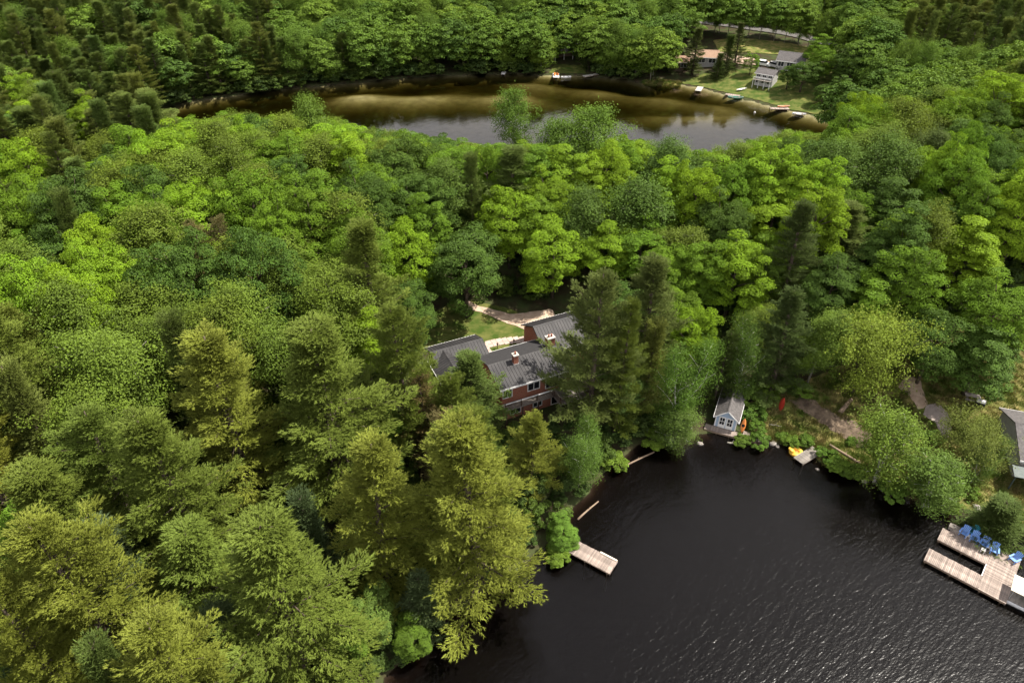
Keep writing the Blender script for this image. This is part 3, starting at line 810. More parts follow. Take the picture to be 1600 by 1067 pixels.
# trees one can point at: (top pixel x, y, kind, height, radius, colour, name, label)
HERO = [
    (62, 812, 'pine', 21.3, 6.4, Y_PINE, 'white_pine', 'yellow-green pine filling the bottom left corner of the photo'),
    (-25, 905, 'pine', 19, 4.6, Y_PINE, 'white_pine', 'pine cut by the left edge of the photo below the corner pine'),
    (238, 988, 'pine', 19, 6.2, Y_PINE, 'white_pine', 'pine whose crown is cut by the bottom edge left of the lake'),
    (395, 820, 'pine', 21.3, 6.6, G_PINE, 'white_pine', 'large pine at bottom left, right of the corner pine and nearer than the bare trunks'),
    (312, 534, 'pine', 21.3, 6.6, Y_PINE, 'white_pine', 'broad pale pine standing in front of the aspen grove'),
    (225, 640, 'pine', 21.3, 6.0, G_PINE, 'white_pine', 'layered pine on the left below the broad pale pine'),
    (478, 512, 'pine', 22.4, 6.8, G_PINE, 'white_pine', 'tall pine left of the house between two other big pines'),
    (562, 345, 'pine', 20.2, 4.8, G_PINE, 'white_pine', 'pale olive pine at the right end of the aspen grove'),
    (618, 480, 'pine', 20.2, 5.2, G_PINE, 'white_pine', 'pine close to the left wing of the brick house'),
    (560, 690, 'pine', 21.3, 5.6, Y_PINE, 'white_pine', 'pine with drooping layered boughs left of the largest lakeside pine'),
    (738, 656, 'pine', 23.5, 6.7, Y_PINE, 'white_pine', 'largest yellow-green lakeside pine in front of the house'),
    (735, 556, 'pine', 13, 4.0, (0.11, 0.16, 0.035), 'white_pine', 'young green pine right in front of the brick house'),
    (832, 645, 'pine', 12, 3.8, Y_PINE, 'white_pine', 'small pine below the brick wall, behind the largest lakeside pine'),
    (940, 424, 'pine', 22.4, 5.6, (0.13, 0.165, 0.042), 'white_pine', 'big olive pine overhanging the right end of the house'),
    (1032, 398, 'pine', 21.3, 5.4, (0.125, 0.16, 0.04), 'white_pine', 'big pine behind and right of the pine overhanging the house'),
    (985, 470, 'pine', 20.2, 4.0, G_PINE, 'white_pine', 'pine squeezed between the two big pines right of the house'),
    (1266, 314, 'pine', 19, 4.8, (0.085, 0.12, 0.032), 'white_pine', 'dark pine rising among the bright maples right of centre'),
    (1252, 452, 'pine', 16.5, 4.4, (0.085, 0.125, 0.034), 'white_pine', 'pine behind the boathouse clearing left of the pale willow'),
    (1140, 520, 'pine', 12, 2.6, D_PINE, 'white_pine', 'dark narrow pine just behind the boathouse roof'),
    (655, 585, 'rusty', 13, 2.8, (0.155, 0.12, 0.045), 'dying_pine', 'dying pine with rusty brown needles left of the house'),
    (690, 640, 'rusty', 13, 3.0, (0.14, 0.12, 0.045), 'dying_pine', 'thin half-brown pine between the house and the largest lakeside pine'),
    (300, 345, 'rusty', 13, 3.0, (0.16, 0.14, 0.05), 'dying_pine', 'reddish brown conifer among bright maples above the aspen grove'),
    (335, 338, 'rusty', 13, 2.6, (0.15, 0.135, 0.05), 'dying_pine', 'second, narrower brown conifer among bright maples above the aspen grove'),
    (465, 775, 'spruce', 15, 2.8, (0.075, 0.11, 0.04), 'spruce', 'narrow dark spruce between the big pines at lower left'),
    (150, 822, 'spruce', 15, 3.4, (0.075, 0.105, 0.045), 'spruce', 'grey-green spruce beside the bottom left corner pine'),
    (650, 900, 'spruce', 9, 2.4, (0.085, 0.12, 0.045), 'spruce', 'small spruce in the shadow left of the largest lakeside pine'),
    (330, 945, 'spruce', 13, 2.6, (0.07, 0.10, 0.035), 'spruce', 'spruce in front of the large bottom-left pine'),
    (724, 362, 'maple', 14, 6.0, D_MAPLE, 'maple', 'big dark green maple shading the lawn behind the house'),
    (630, 445, 'maple', 11, 4.2, D_MAPLE, 'maple', 'dark round tree at the left edge of the shaded lawn'),
    (868, 345, 'maple', 13, 5.4, B_MAPLE, 'maple', 'bright maple above the sandy driveway behind the house'),
    (795, 300, 'maple', 13, 5.0, B_MAPLE, 'maple', 'sunlit yellow-green maple behind the dark lawn maple'),
    (960, 340, 'maple', 12.5, 4.6, B_MAPLE, 'maple', 'bright maple directly behind the olive pine right of the house'),
    (1160, 372, 'maple', 14, 5.2, B_MAPLE, 'maple', 'bright rounded maple above and behind the boathouse'),
    (1105, 375, 'maple', 13, 4.8, M_MAPLE, 'maple', 'mid green maple left of the bright one behind the boathouse'),
    (1085, 480, 'maple', 11, 3.6, B_MAPLE, 'maple', 'small bright maple in front of the pines right of the house'),
    (1215, 388, 'aspen', 12, 3.2, POPLAR, 'aspen', 'fine-leaved aspen between bright maple and dark pine right of centre'),
    (1190, 470, 'aspen', 11, 3.2, ASPEN, 'aspen', 'soft green aspen behind the leaning birch'),
    (1080, 535, 'birch', 15, 4.4, (0.09, 0.17, 0.02), 'birch', 'dense green birch left of the pale blue boathouse'),
    (1182, 500, 'birch', 13.5, 3.6, (0.08, 0.14, 0.02), 'birch', 'leaning white-trunked birch right of the boathouse'),
    (912, 655, 'birch', 11, 3.4, (0.095, 0.165, 0.024), 'birch', 'leafy birch on the shore above the left dock'),
    (975, 560, 'maple', 9, 3.4, (0.09, 0.15, 0.028), 'maple', 'blue-green broadleaf under the pine overhanging the house'),
    (1060, 640, 'birch', 7, 2.8, (0.09, 0.145, 0.022), 'birch', 'low birch leaning over the water left of the boathouse'),
    (1385, 476, 'willow', 14.5, 6.0, (0.185, 0.25, 0.028), 'willow', 'spreading pale yellow-green willow on the lawn right of the boathouse'),
    (1418, 640, 'birch', 11.5, 4.0, (0.12, 0.185, 0.02), 'birch', 'leafy birch clump at the lake edge below the gravel pad'),
    (1545, 648, 'willow', 9.5, 4.0, (0.14, 0.175, 0.032), 'willow', 'loose pale tree beside the grey roof at the right edge'),
    (1485, 712, 'birch', 8.5, 3.4, (0.10, 0.165, 0.024), 'birch', 'bright bushy birch above the U-shaped dock'),
    (1555, 690, 'birch', 7, 2.8, (0.10, 0.16, 0.026), 'birch', 'small bushy birch in front of the grey roof at the right edge'),
    (1582, 785, 'spruce', 6.5, 3.0, D_PINE, 'spruce', 'dark conifer shading the chairs on the U-shaped dock'),
    (1560, 800, 'spruce', 4.5, 2.2, D_PINE, 'spruce', 'low dark conifer behind the row of blue chairs'),
    (805, 134, 'poplar', 19, 5.4, (0.095, 0.17, 0.018), 'poplar', 'tall lone poplar standing out against the far lake'),
    (880, 182, 'poplar', 15, 4.6, (0.09, 0.16, 0.018), 'poplar', 'left half of the pair of broad poplars against the far lake'),
    (935, 160, 'poplar', 17, 6.2, (0.10, 0.175, 0.018), 'poplar', 'broader right poplar of the pair against the far lake'),
    (1055, 208, 'poplar', 14, 4.4, (0.075, 0.135, 0.02), 'poplar', 'rounded poplar below the cloud reflection in the far lake'),
    (472, 143, 'poplar', 17, 4.2, (0.11, 0.18, 0.02), 'poplar', 'bright tall tree on the near bank at the left part of the far lake'),
    (1000, 272, 'poplar', 15, 5.4, (0.07, 0.125, 0.016), 'poplar', 'dark fine-leaved tree in the canopy straight above the house'),
    (905, 290, 'poplar', 14, 4.2, (0.075, 0.13, 0.017), 'poplar', 'olive fine-leaved tree in the canopy left of the dark one above the house'),
    (690, 245, 'poplar', 14, 4.4, (0.085, 0.14, 0.018), 'poplar', 'olive tree in the canopy below the left part of the far lake'),
    (1310, 210, 'poplar', 15, 5.0, (0.08, 0.14, 0.018), 'poplar', 'fine-leaved tree on the near bank at the right tip of the far lake'),
    (1400, 205, 'poplar', 15, 5.2, (0.08, 0.14, 0.02), 'poplar', 'broad fine-leaved tree right of the far lake tip'),
    (575, 930, 'maple', 7, 2.6, (0.115, 0.18, 0.03), 'maple', 'pale flowering broadleaf at the bottom left shore'),
    (525, 955, 'maple', 8, 2.6, (0.11, 0.185, 0.018), 'maple', 'bright green broadleaf between pines at the bottom edge'),
    (640, 970, 'maple', 6, 2.2, (0.11, 0.185, 0.018), 'maple', 'bright green shoreline tree where pines meet dark water at bottom'),
    (880, 815, 'maple', 5.5, 2.0, (0.12, 0.22, 0.025), 'maple', 'small lime green tree at the landward end of the left dock'),
    (75, 745, 'maple', 9, 3.8, (0.11, 0.215, 0.018), 'maple', 'bright green broadleaf under the aspens at the left'),
    (20, 790, 'maple', 9, 3.0, (0.13, 0.235, 0.018), 'maple', 'lime green broadleaf behind the bottom left corner pine'),
    (590, 640, 'maple', 8, 2.6, (0.10, 0.19, 0.02), 'maple', 'small green broadleaf in the gap between pines left of the house'),
    (1585, 430, 'maple', 14, 5.4, M_MAPLE, 'maple', 'green maple at the right edge above the shaded lawn'),
    (1440, 385, 'maple', 15, 5.2, M_MAPLE, 'maple', 'tall dark-based maple behind the shaded lawn'),
    (1480, 495, 'maple', 11, 5.0, D_MAPLE, 'maple', 'deep shaded broadleaf at the back of the right lawn'),
    (1560, 510, 'maple', 11, 5.0, D_MAPLE, 'maple', 'dark broadleaf at the right edge behind the lawn'),
    (1375, 440, 'maple', 12.5, 4.6, M_MAPLE, 'maple', 'maple just behind the pale willow'),
    (1320, 390, 'maple', 14, 4.8, D_MAPLE, 'maple', 'dark maple to the right of the dark pine right of centre'),
    (700, 590, 'pine', 14, 3.8, G_PINE, 'white_pine', 'pine hiding the front of the left wing of the house'),
    (1300, 480, 'aspen', 13, 3.8, (0.12, 0.19, 0.022), 'aspen', 'soft green aspen between pine and pale willow'),
    (1460, 195, 'aspen', 14, 4.0, (0.09, 0.13, 0.03), 'aspen', 'greyish thin-crowned aspen in the right forest'),
]
for (px, py, kind, hgt, rad, col, name, label) in HERO:
    x, y = foot(px, py, hgt)
    plant(kind, x, y, hgt, rad, col, name, label)

# ------------------------------------------------------------------ the woods
HOUSE_BOX = [(HO[0] + hu[0] * a + hv[0] * b, HO[1] + hu[1] * a + hv[1] * b) for a, b in ((-9.5, -3), (17.5, -3), (17.5, 12.5), (-9.5, 14))]
BAREZONES = [(gpix([(790, 705), (820, 640), (960, 560), (1010, 600), (965, 720), (880, 800)], 2.0), 0.5), (LAWN_R, 2.5), (HOUSE_BOX, 1.5), (YARD, 1.0),
             (gpix([(715, 476), (800, 474), (900, 470), (960, 470), (960, 505), (850, 530), (760, 560)], 5.3), 0.5),
             (gpix([(1085, 700), (1085, 590), (1130, 560), (1180, 560), (1300, 560), (1620, 575), (1620, 640), (1300, 640), (1165, 700)], 1.2), 0.5),
             ([(46, 214), (60, 211), (72, 198), (86, 185), (93, 188), (98, 206), (101, 226), (92, 236), (80, 244), (66, 246), (56, 240), (52, 230)], 0.0),
             ([(38, 282), (60, 271), (78, 260), (92, 249), (106, 236), (130, 212), (136, 219), (112, 243), (98, 256), (82, 268), (62, 280), (42, 292)], 1.5),
             ([(10, 228), (26, 228), (25, 237), (12, 238)], 0.0)]
CONIFER_ZONES = [  # (polygon of tree tops in the photograph, share of conifers)
    ([(-200, -100), (250, -100), (250, 120), (235, 185), (-200, 230)], 0.8),  # conifers grow here; their heavy share also stands in for a cloud shadow
    ([(1390, -100), (1800, -100), (1800, 60), (1560, 60), (1400, 30)], 0.85),  # dark conifer mix here also replaces cloud shade over this corner
    ([(230, 55), (520, 60), (860, 75), (1000, 90), (1000, 135), (225, 180)], 0.62),
    ([(-200, 480), (330, 520), (640, 560), (900, 640), (900, 1300), (-200, 1300)], 0.75),
    ([(230, -100), (430, -100), (430, 60), (230, 60)], 0.45),
]
ASPEN_ZONE = [(-150, 425), (180, 425), (250, 375), (420, 368), (520, 380), (560, 420), (540, 500), (420, 520), (330, 540), (220, 570), (150, 660), (60, 790), (-150, 800)]


def pin(px, py, poly): return float(sdist(np.array([px]), np.array([py]), poly)[0]) < 0


cand = []
def scatter(x0, x1, y0, y1, s, jit):
    row = 0
    yy = y0
    while yy < y1:
        xx = x0 + (row % 2) * s * 0.5
        while xx < x1:
            cand.append((xx + random.uniform(-jit, jit), yy + random.uniform(-jit, jit)))
            xx += s
        yy += s * 0.87; row += 1


scatter(-110, 120, 14, 160, 6.1, 2.0)
scatter(-240, -110, 60, 182, 6.2, 1.9)
scatter(120, 240, 60, 182, 6.2, 1.9)
scatter(-110, 120, 160, 182, 6.4, 1.8)
scatter(-330, 330, 182, 430, 7.0, 2.2)
shore = FAR[0:14]
for (ax_, ay_), (bx2_, by2_) in zip(shore[:-1], shore[1:]):
    L_ = math.hypot(bx2_ - ax_, by2_ - ay_)
    for k in range(max(1, int(L_ / 4.2))):
        t = (k + random.uniform(0.2, 0.8)) / max(1, int(L_ / 4.2)); o_ = random.uniform(2.2, 4.0)
        cand.append((ax_ + (bx2_ - ax_) * t - (by2_ - ay_) / L_ * o_, ay_ + (by2_ - ay_) * t + (bx2_ - ax_) / L_ * o_))
cx_ = np.array([c[0] for c in cand]); cy_ = np.array([c[1] for c in cand])
dn_, df_ = sdist(cx_, cy_, NEAR), sdist(cx_, cy_, FAR)
ok = (dn_ > 2.6) & (df_ > 2.0)
for poly, mgn in BAREZONES: ok &= sdist(cx_, cy_, poly) > mgn
hx = np.array(TREES)
for i in np.where(ok)[0]:
    d = np.hypot(hx[:, 0] - cx_[i], hx[:, 1] - cy_[i])
    if (d < 0.62 * hx[:, 2] + 1.3).any(): ok[i] = False
hz_ = height(cx_, cy_)
woods = []
LINE = ([-200, 250, 400, 500, 600, 700, 760, 1000, 1100, 1180, 1240, 1330], [185, 182, 172, 182, 203, 213, 222, 212, 238, 216, 203, 203])
for i in np.where(ok)[0]:
    x, y = cx_[i], cy_[i]
    th = random.uniform(10.5, 17.0)
    px, py, dep = project(x, y, hz_[i] + th)
    if not (-130 < px < 1730 and -160 < py < 1250): continue
    if y < 182 and dep > 85 and 235 < px < 1325:        # the near bank stays low enough to show the far lake
        lim = np.interp(px, LINE[0], LINE[1]) + random.uniform(0, 14)
        while py < lim and th > 5: th -= 0.5; py = project(x, y, hz_[i] + th)[1]
        if th < 5.5: continue
    kind = 'maple'
    for poly, share in CONIFER_ZONES:
        if pin(px, py, poly) and random.random() < share: kind = 'conifer'; break
    if kind == 'maple' and pin(px, py, ASPEN_ZONE): kind = 'aspen'
    elif kind == 'maple':
        q = random.random()
        if y > 182 and q < 0.30: kind = 'poplar'
        elif q < 0.12: kind = 'aspen'
        elif q < 0.15: kind = 'conifer'
    woods.append((dep, x, y, px, py, kind, th))
woods.sort()


MARKS = [(805, 150, 'the lone poplar by the far lake'), (935, 175, 'the broad poplar by the far lake'), (472, 150, 'the bright tall lakeside tree'), (724, 400, 'the dark lawn maple behind the house'),
         (868, 380, 'the bright driveway maple'), (1160, 400, 'the bright maple behind the boathouse'), (1266, 350, 'the dark pine right of centre'), (1385, 520, 'the pale willow on the lawn'),
         (312, 580, 'the broad pale pine'), (62, 850, 'the bottom left corner pine'), (740, 720, 'the largest lakeside pine'), (960, 460, 'the pine overhanging the house'), (300, 355, 'the reddish brown conifer'),
         (1200, 120, 'the white-fronted far house'), (880, 90, 'the dark far house'), (1075, 100, 'the brown-roofed far cabins'), (210, 25, 'the pale upper left house'), (1310, 200, 'the right tip of the far lake'),
         (240, 175, 'the left tip of the far lake'), (1135, 650, 'the boathouse'), (830, 570, 'the brick house'), (560, 360, 'the olive pine above the aspens'), (1000, 290, 'the dark tree above the house'),
         (1200, 72, 'the far road'), (690, 262, 'the olive canopy tree'), (1475, 655, 'the gravel pad')]
ONES = ['', 'first', 'second', 'third', 'fourth', 'fifth', 'sixth', 'seventh', 'eighth', 'ninth', 'tenth', 'eleventh', 'twelfth', 'thirteenth', 'fourteenth', 'fifteenth', 'sixteenth', 'seventeenth', 'eighteenth', 'nineteenth']
ORD = ['', *[o_ + ' ' for o_ in ONES[2:]]]
for tens, tenth in (('twenty', 'twentieth'), ('thirty', 'thirtieth'), ('forty', 'fortieth'), ('fifty', 'fiftieth'), ('sixty', 'sixtieth'), ('seventy', 'seventieth')):
    ORD += [tenth + ' '] + [tens + '-' + o_ + ' ' for o_ in ONES[1:10]]
PENDING = []


def name_woods():
    """each tree of the woods is told by its look and by which landmark it stands nearest to, on which side"""
    by = {}
    for e, what, px, py in PENDING:
        d, mx_, my_, mk = min((math.hypot(px - a, py - b), a, b, c) for a, b, c in MARKS)
        an = math.degrees(math.atan2(my_ - py, px - mx_)) % 360
        side = ('right of', 'above and right of', 'above', 'above and left of', 'left of', 'below and left of', 'below', 'below and right of')[int((an + 22.5) // 45) % 8]
        by.setdefault((what, side, mk), []).append((d, e))
    for (what, side, mk), l in by.items():
        l.sort(key=lambda q: q[0])
        for k, (d, e) in enumerate(l):
            e['label'] = (f'{ORD[k]}nearest {what} {side} {mk}' if len(l) > 1 else f'{what} {side} {mk}') if k < len(ORD) else f'distant {what} {side} {mk}'


count = {}
rest = []
for dep, x, y, px, py, kind, th in woods:
    fam = {'maple': 'broadleaf', 'poplar': 'aspen', 'aspen': 'aspen', 'conifer': 'conifer'}[kind]
    if count.get(fam, 0) >= 300:
        rest.append((x, y, fam, th)); continue
    count[fam] = count.get(fam, 0) + 1
    if kind == 'conifer':
        sp_ = random.random() < 0.3
        near = y < 75
        h_ = (th + random.uniform(2, 4) if y > 182 else th) if y > 75 else random.uniform(14, 20)
        col = vary(random.choice((G_PINE, Y_PINE, G_PINE)) if near and not sp_ else random.choice(((0.10, 0.145, 0.032), (0.125, 0.17, 0.036), (0.15, 0.185, 0.04))), 0.15)
        lab = 'dark pointed spruce' if sp_ else 'pine'
        e_ = plant('spruce' if sp_ else 'pine', x, y, h_, random.uniform(2.6, 3.2) if sp_ else random.uniform(4.2, 5.4), col, 'spruce' if sp_ else 'white_pine', lab, 'tree', 'conifers in the woods')
    elif kind == 'maple':
        tone = random.random()
        c_, nm = (B_MAPLE, 'bright yellow-green') if tone < 0.42 else (M_MAPLE, 'mid green') if tone < 0.8 else (D_MAPLE, 'dark green')
        lab = nm + ' maple'
        e_ = plant('maple', x, y, th, random.uniform(3.9, 5.6) * (0.6 + 0.4 * min(1, th / 11)), vary(c_), 'maple', lab, 'tree', 'maples in the woods')
    else:
        lab = 'fine-leaved aspen' if kind == 'aspen' else 'soft-leaved poplar'
        e_ = plant(kind, x, y, th + 0.4, random.uniform(4.2, 5.4) * (0.6 + 0.4 * min(1, th / 11)), vary(ASPEN if kind == 'aspen' else POPLAR, 0.14), 'aspen' if kind == 'aspen' else 'poplar', lab, 'tree', 'aspens and poplars in the woods')
    PENDING.append((e_, lab, px, py))
name_woods()
print('woods', count, 'rest', len(rest))


# masses nobody could count: the far wood, the undergrowth
def proto(name, pair, mat):
    me = pair[0]; me.materials.clear(); me.materials.append(mat)
    return bpy.data.objects.new(name, me)


def mass(name, protos, pts, ix, lo, hi):
    pts = np.array(pts, np.float32); ix = np.array(ix, np.int32)
    me = bpy.data.meshes.new(name)
    me.vertices.add(len(pts)); me.vertices.foreach_set('co', pts.ravel())
    a = me.attributes.new('which', 'INT', 'POINT'); a.data.foreach_set('value', ix)
    a = me.attributes.new('turn', 'FLOAT', 'POINT'); a.data.foreach_set('value', rng.uniform(0, 6.28, len(pts)).astype(np.float32))
    a = me.attributes.new('size', 'FLOAT', 'POINT'); a.data.foreach_set('value', (np.array(lo, np.float32) if hi is None else rng.uniform(lo, hi, len(pts)).astype(np.float32)))
    o = link(name, me)
    g = bpy.data.node_groups.new(name, 'GeometryNodeTree')
    g.interface.new_socket('Geometry', in_out='INPUT', socket_type='NodeSocketGeometry')
    g.interface.new_socket('Geometry', in_out='OUTPUT', socket_type='NodeSocketGeometry')
    N, L = g.nodes, g.links
    gi, go = N.new('NodeGroupInput'), N.new('NodeGroupOutput')
    def attr(nm, ty):
        n = N.new('GeometryNodeInputNamedAttribute'); n.data_type = ty; n.inputs[0].default_value = nm; return n.outputs[0]
    wv, tv_, sv = attr('which', 'INT'), attr('turn', 'FLOAT'), attr('size', 'FLOAT')
    jn = N.new('GeometryNodeJoinGeometry')
    for k in range(len(protos)):
        oi = N.new('GeometryNodeObjectInfo'); oi.inputs[0].default_value = protos[k]; oi.inputs[1].default_value = True
        cmp_ = N.new('FunctionNodeCompare'); cmp_.data_type = 'INT'; cmp_.operation = 'EQUAL'
        ins = [q for q in cmp_.inputs if q.type == 'INT']
        L.new(wv, ins[0]); ins[1].default_value = k
        ip = N.new('GeometryNodeInstanceOnPoints')
        cxyz = N.new('ShaderNodeCombineXYZ'); L.new(tv_, cxyz.inputs[2])
        L.new(gi.outputs[0], ip.inputs['Points']); L.new(cmp_.outputs[0], ip.inputs['Selection']); L.new(oi.outputs['Geometry'], ip.inputs['Instance'])
        L.new(cxyz.outputs[0], ip.inputs['Rotation']); L.new(sv, ip.inputs['Scale'])
        L.new(ip.outputs[0], jn.inputs[0])
    L.new(jn.outputs[0], go.inputs[0])
    mod = o.modifiers.new('scatter', 'NODES'); mod.node_group = g
    return o


pf = [proto('far_broadleaf', make_maple(13, 5.0, 60, 80, 0.60, 0.12), M['leaf_far']) for _ in range(3)]
pf += [proto('far_aspen', make_aspen(14, 4.2, 5200, 0.38, 0.2, 0.6), M['leaf_far']) for _ in range(2)]
pf += [proto('far_conifer', make_pine(17, 4.0, 0.1, 1.2, 5, 0.5, 3, 0.5, 0.8, plume=0.36), M['needle_far']), proto('far_spruce', make_pine(15, 3.0, 0.06, 0.9, 5, 0.45, 3, 0.5, 1.0, (0, 0.5), droop=0.3), M['needle_far'])]
pick = {'broadleaf': (0, 1, 2), 'aspen': (3, 4), 'conifer': (5, 5, 6)}
tag(mass('far_wood', pf, [(x, y, gz(x, y) - 0.05) for x, y, f, d in rest], [random.choice(pick[f]) for x, y, f, d in rest], [d / 14.0 for x, y, f, d in rest], None),
    'unbroken wood of smaller distant trees around and beyond the upper lake', 'wood', kind='stuff')

# undergrowth of saplings and bushes on the forest floor
M['leaf_low'] = leaf_material('undergrowth_leaf', ramp=[(0.045, 0.085, 0.014), (0.075, 0.125, 0.016), (0.055, 0.09, 0.018), (0.09, 0.14, 0.018)])
pl = [proto('low_bush', make_maple(2.2, 1.5, 26, 60, 0.26, 0.0), M['leaf_low']) for _ in range(3)]
cand = []
scatter(-75, 115, 14, 135, 2.9, 1.3)
ux, uy = np.array([c[0] for c in cand]), np.array([c[1] for c in cand])
ok = (sdist(ux, uy, NEAR) > 0.5) & (sdist(ux, uy, FAR) > 3)
for poly, mgn in BAREZONES[1:6]: ok &= sdist(ux, uy, poly) > 0.2
uz = height(ux, uy)
pts = []
for i in np.where(ok)[0]:
    px, py, dep = project(ux[i], uy[i], uz[i])
    if -60 < px < 1660 and py < 1150: pts.append((ux[i], uy[i], gz(ux[i], uy[i]) - 0.1))
tag(mass('undergrowth', pl, pts, [random.choice((0, 1, 2)) for _ in pts], 0.55, 1.35), 'undergrowth of bushes and saplings on the forest floor', 'undergrowth', kind='stuff')
shore_pts, shore_sz = [], []
for (ax_, ay_), (bx2_, by2_) in zip(FAR[0:14], FAR[1:15]):
    L_ = math.hypot(bx2_ - ax_, by2_ - ay_)
    for k in range(int(L_ / 1.3)):
        t = random.random(); o_ = random.uniform(0.6, 3.4)
        x, y = ax_ + (bx2_ - ax_) * t - (by2_ - ay_) / L_ * o_, ay_ + (by2_ - ay_) * t + (bx2_ - ax_) / L_ * o_
        if x < 9 or 27 < x < 39: shore_pts.append((x, y, gz(x, y) - 0.1)); shore_sz.append(random.uniform(0.9, 2.1))
tag(mass('shore_bushes', pl, shore_pts, [random.choice((0, 1, 2)) for _ in shore_pts], shore_sz, None), 'low bushes crowding the waterline of the far shore', 'undergrowth', kind='stuff')


def tuft_mesh(n, h, spread):
    d = rand_dirs(n); d[:, 2] = np.abs(d[:, 2]) + 1.1; d /= np.linalg.norm(d, axis=1, keepdims=True)
    p = np.column_stack([rng.normal(size=n) * spread, rng.normal(size=n) * spread, np.zeros(n)])
    sd = np.cross(d, rand_dirs(n)); sd /= np.linalg.norm(sd, axis=1, keepdims=True)
    ln = h * rng.uniform(0.5, 1.2, n)[:, None]
    V = np.stack([p - sd * 0.03, p + sd * 0.03, p + d * ln], 1).reshape(-1, 3)
    return npmesh('tuft', V, np.arange(3 * n).reshape(-1, 3))


M['grass'] = leaf_material('grass_blade', ramp=[(0.07, 0.12, 0.016), (0.15, 0.16, 0.045), (0.10, 0.15, 0.02), (0.21, 0.17, 0.07)], transl=0.35)
gp = [proto('grass_tuft', (tuft_mesh(60, 0.26, 0.22), None), M['grass']) for _ in range(3)] + [proto('reed_tuft', (tuft_mesh(70, 0.7, 0.25), None), M['grass'])]
g_pts, g_ix, g_sz = [], [], []
def sow(poly, n, zlo=0.0, reeds=0.06):
    xs = [q[0] for q in poly]; ys = [q[1] for q in poly]
    X, Y = rng.uniform(min(xs), max(xs), n), rng.uniform(min(ys), max(ys), n)
    k = (sdist(X, Y, poly) < -0.15) & (sdist(X, Y, NEAR) > 0.05)
    for b_ in NOGRASS: k &= sdist(X, Y, b_) > 0
    for x, y in zip(X[k], Y[k]):
        g_pts.append((x, y, gz(x, y) + 0.03)); g_ix.append(3 if random.random() < reeds else random.choice((0, 1, 2))); g_sz.append(random.uniform(0.6, 1.4))
NOGRASS = [gpix([(1442, 645), (1447, 636), (1458, 633), (1470, 638), (1480, 647), (1488, 660), (1489, 672), (1481, 681), (1472, 672), (1464, 658)], 1.6), gpix([(1400, 610), (1412, 598), (1432, 606), (1448, 632), (1438, 642), (1420, 622)], 1.6),
           gpix([(1240, 624), (1270, 645), (1305, 668), (1345, 688), (1368, 676), (1335, 654), (1290, 634), (1258, 619)], 1.3)]
sow(LAWN_R, 7000)
sow([(29, 66), (30.5, 62.4), (34.3, 61.9), (36.8, 60.2), (38.3, 58.2), (41, 57.5), (42.4, 56.6), (44, 55), (47, 52.3), (49, 53), (45, 57), (40, 60), (36, 63), (31, 65)], 1500, reeds=0.35)
sow([(40.5, 217.6), (46, 214.2), (52, 215.8), (53, 219), (47, 221), (41, 220)], 500, reeds=0.6)
tag(mass('grass', gp, g_pts, g_ix, g_sz, None), 'rough grass and reeds on the right lawn and its bank', 'grass', kind='stuff')
print('undergrowth', len(pts), 'grass', len(g_pts))

# ------------------------------------------------------------------ building kit
def prism(profile, a0, a1, along='x'):
    """extrude a (side, z) profile along x or y"""
    n = len(profile); mb = MB()
    vs = []
    for a in (a0, a1):
        for q, z in profile: vs.append((a, q, z) if along == 'x' else (q, a, z))
    fs = [tuple(range(n)), tuple(range(2 * n - 1, n - 1, -1))]
    for i in range(n):
        j = (i + 1) % n
        fs.append((i, i + n, j + n, j))
    mb.add(vs, fs)
    return mb


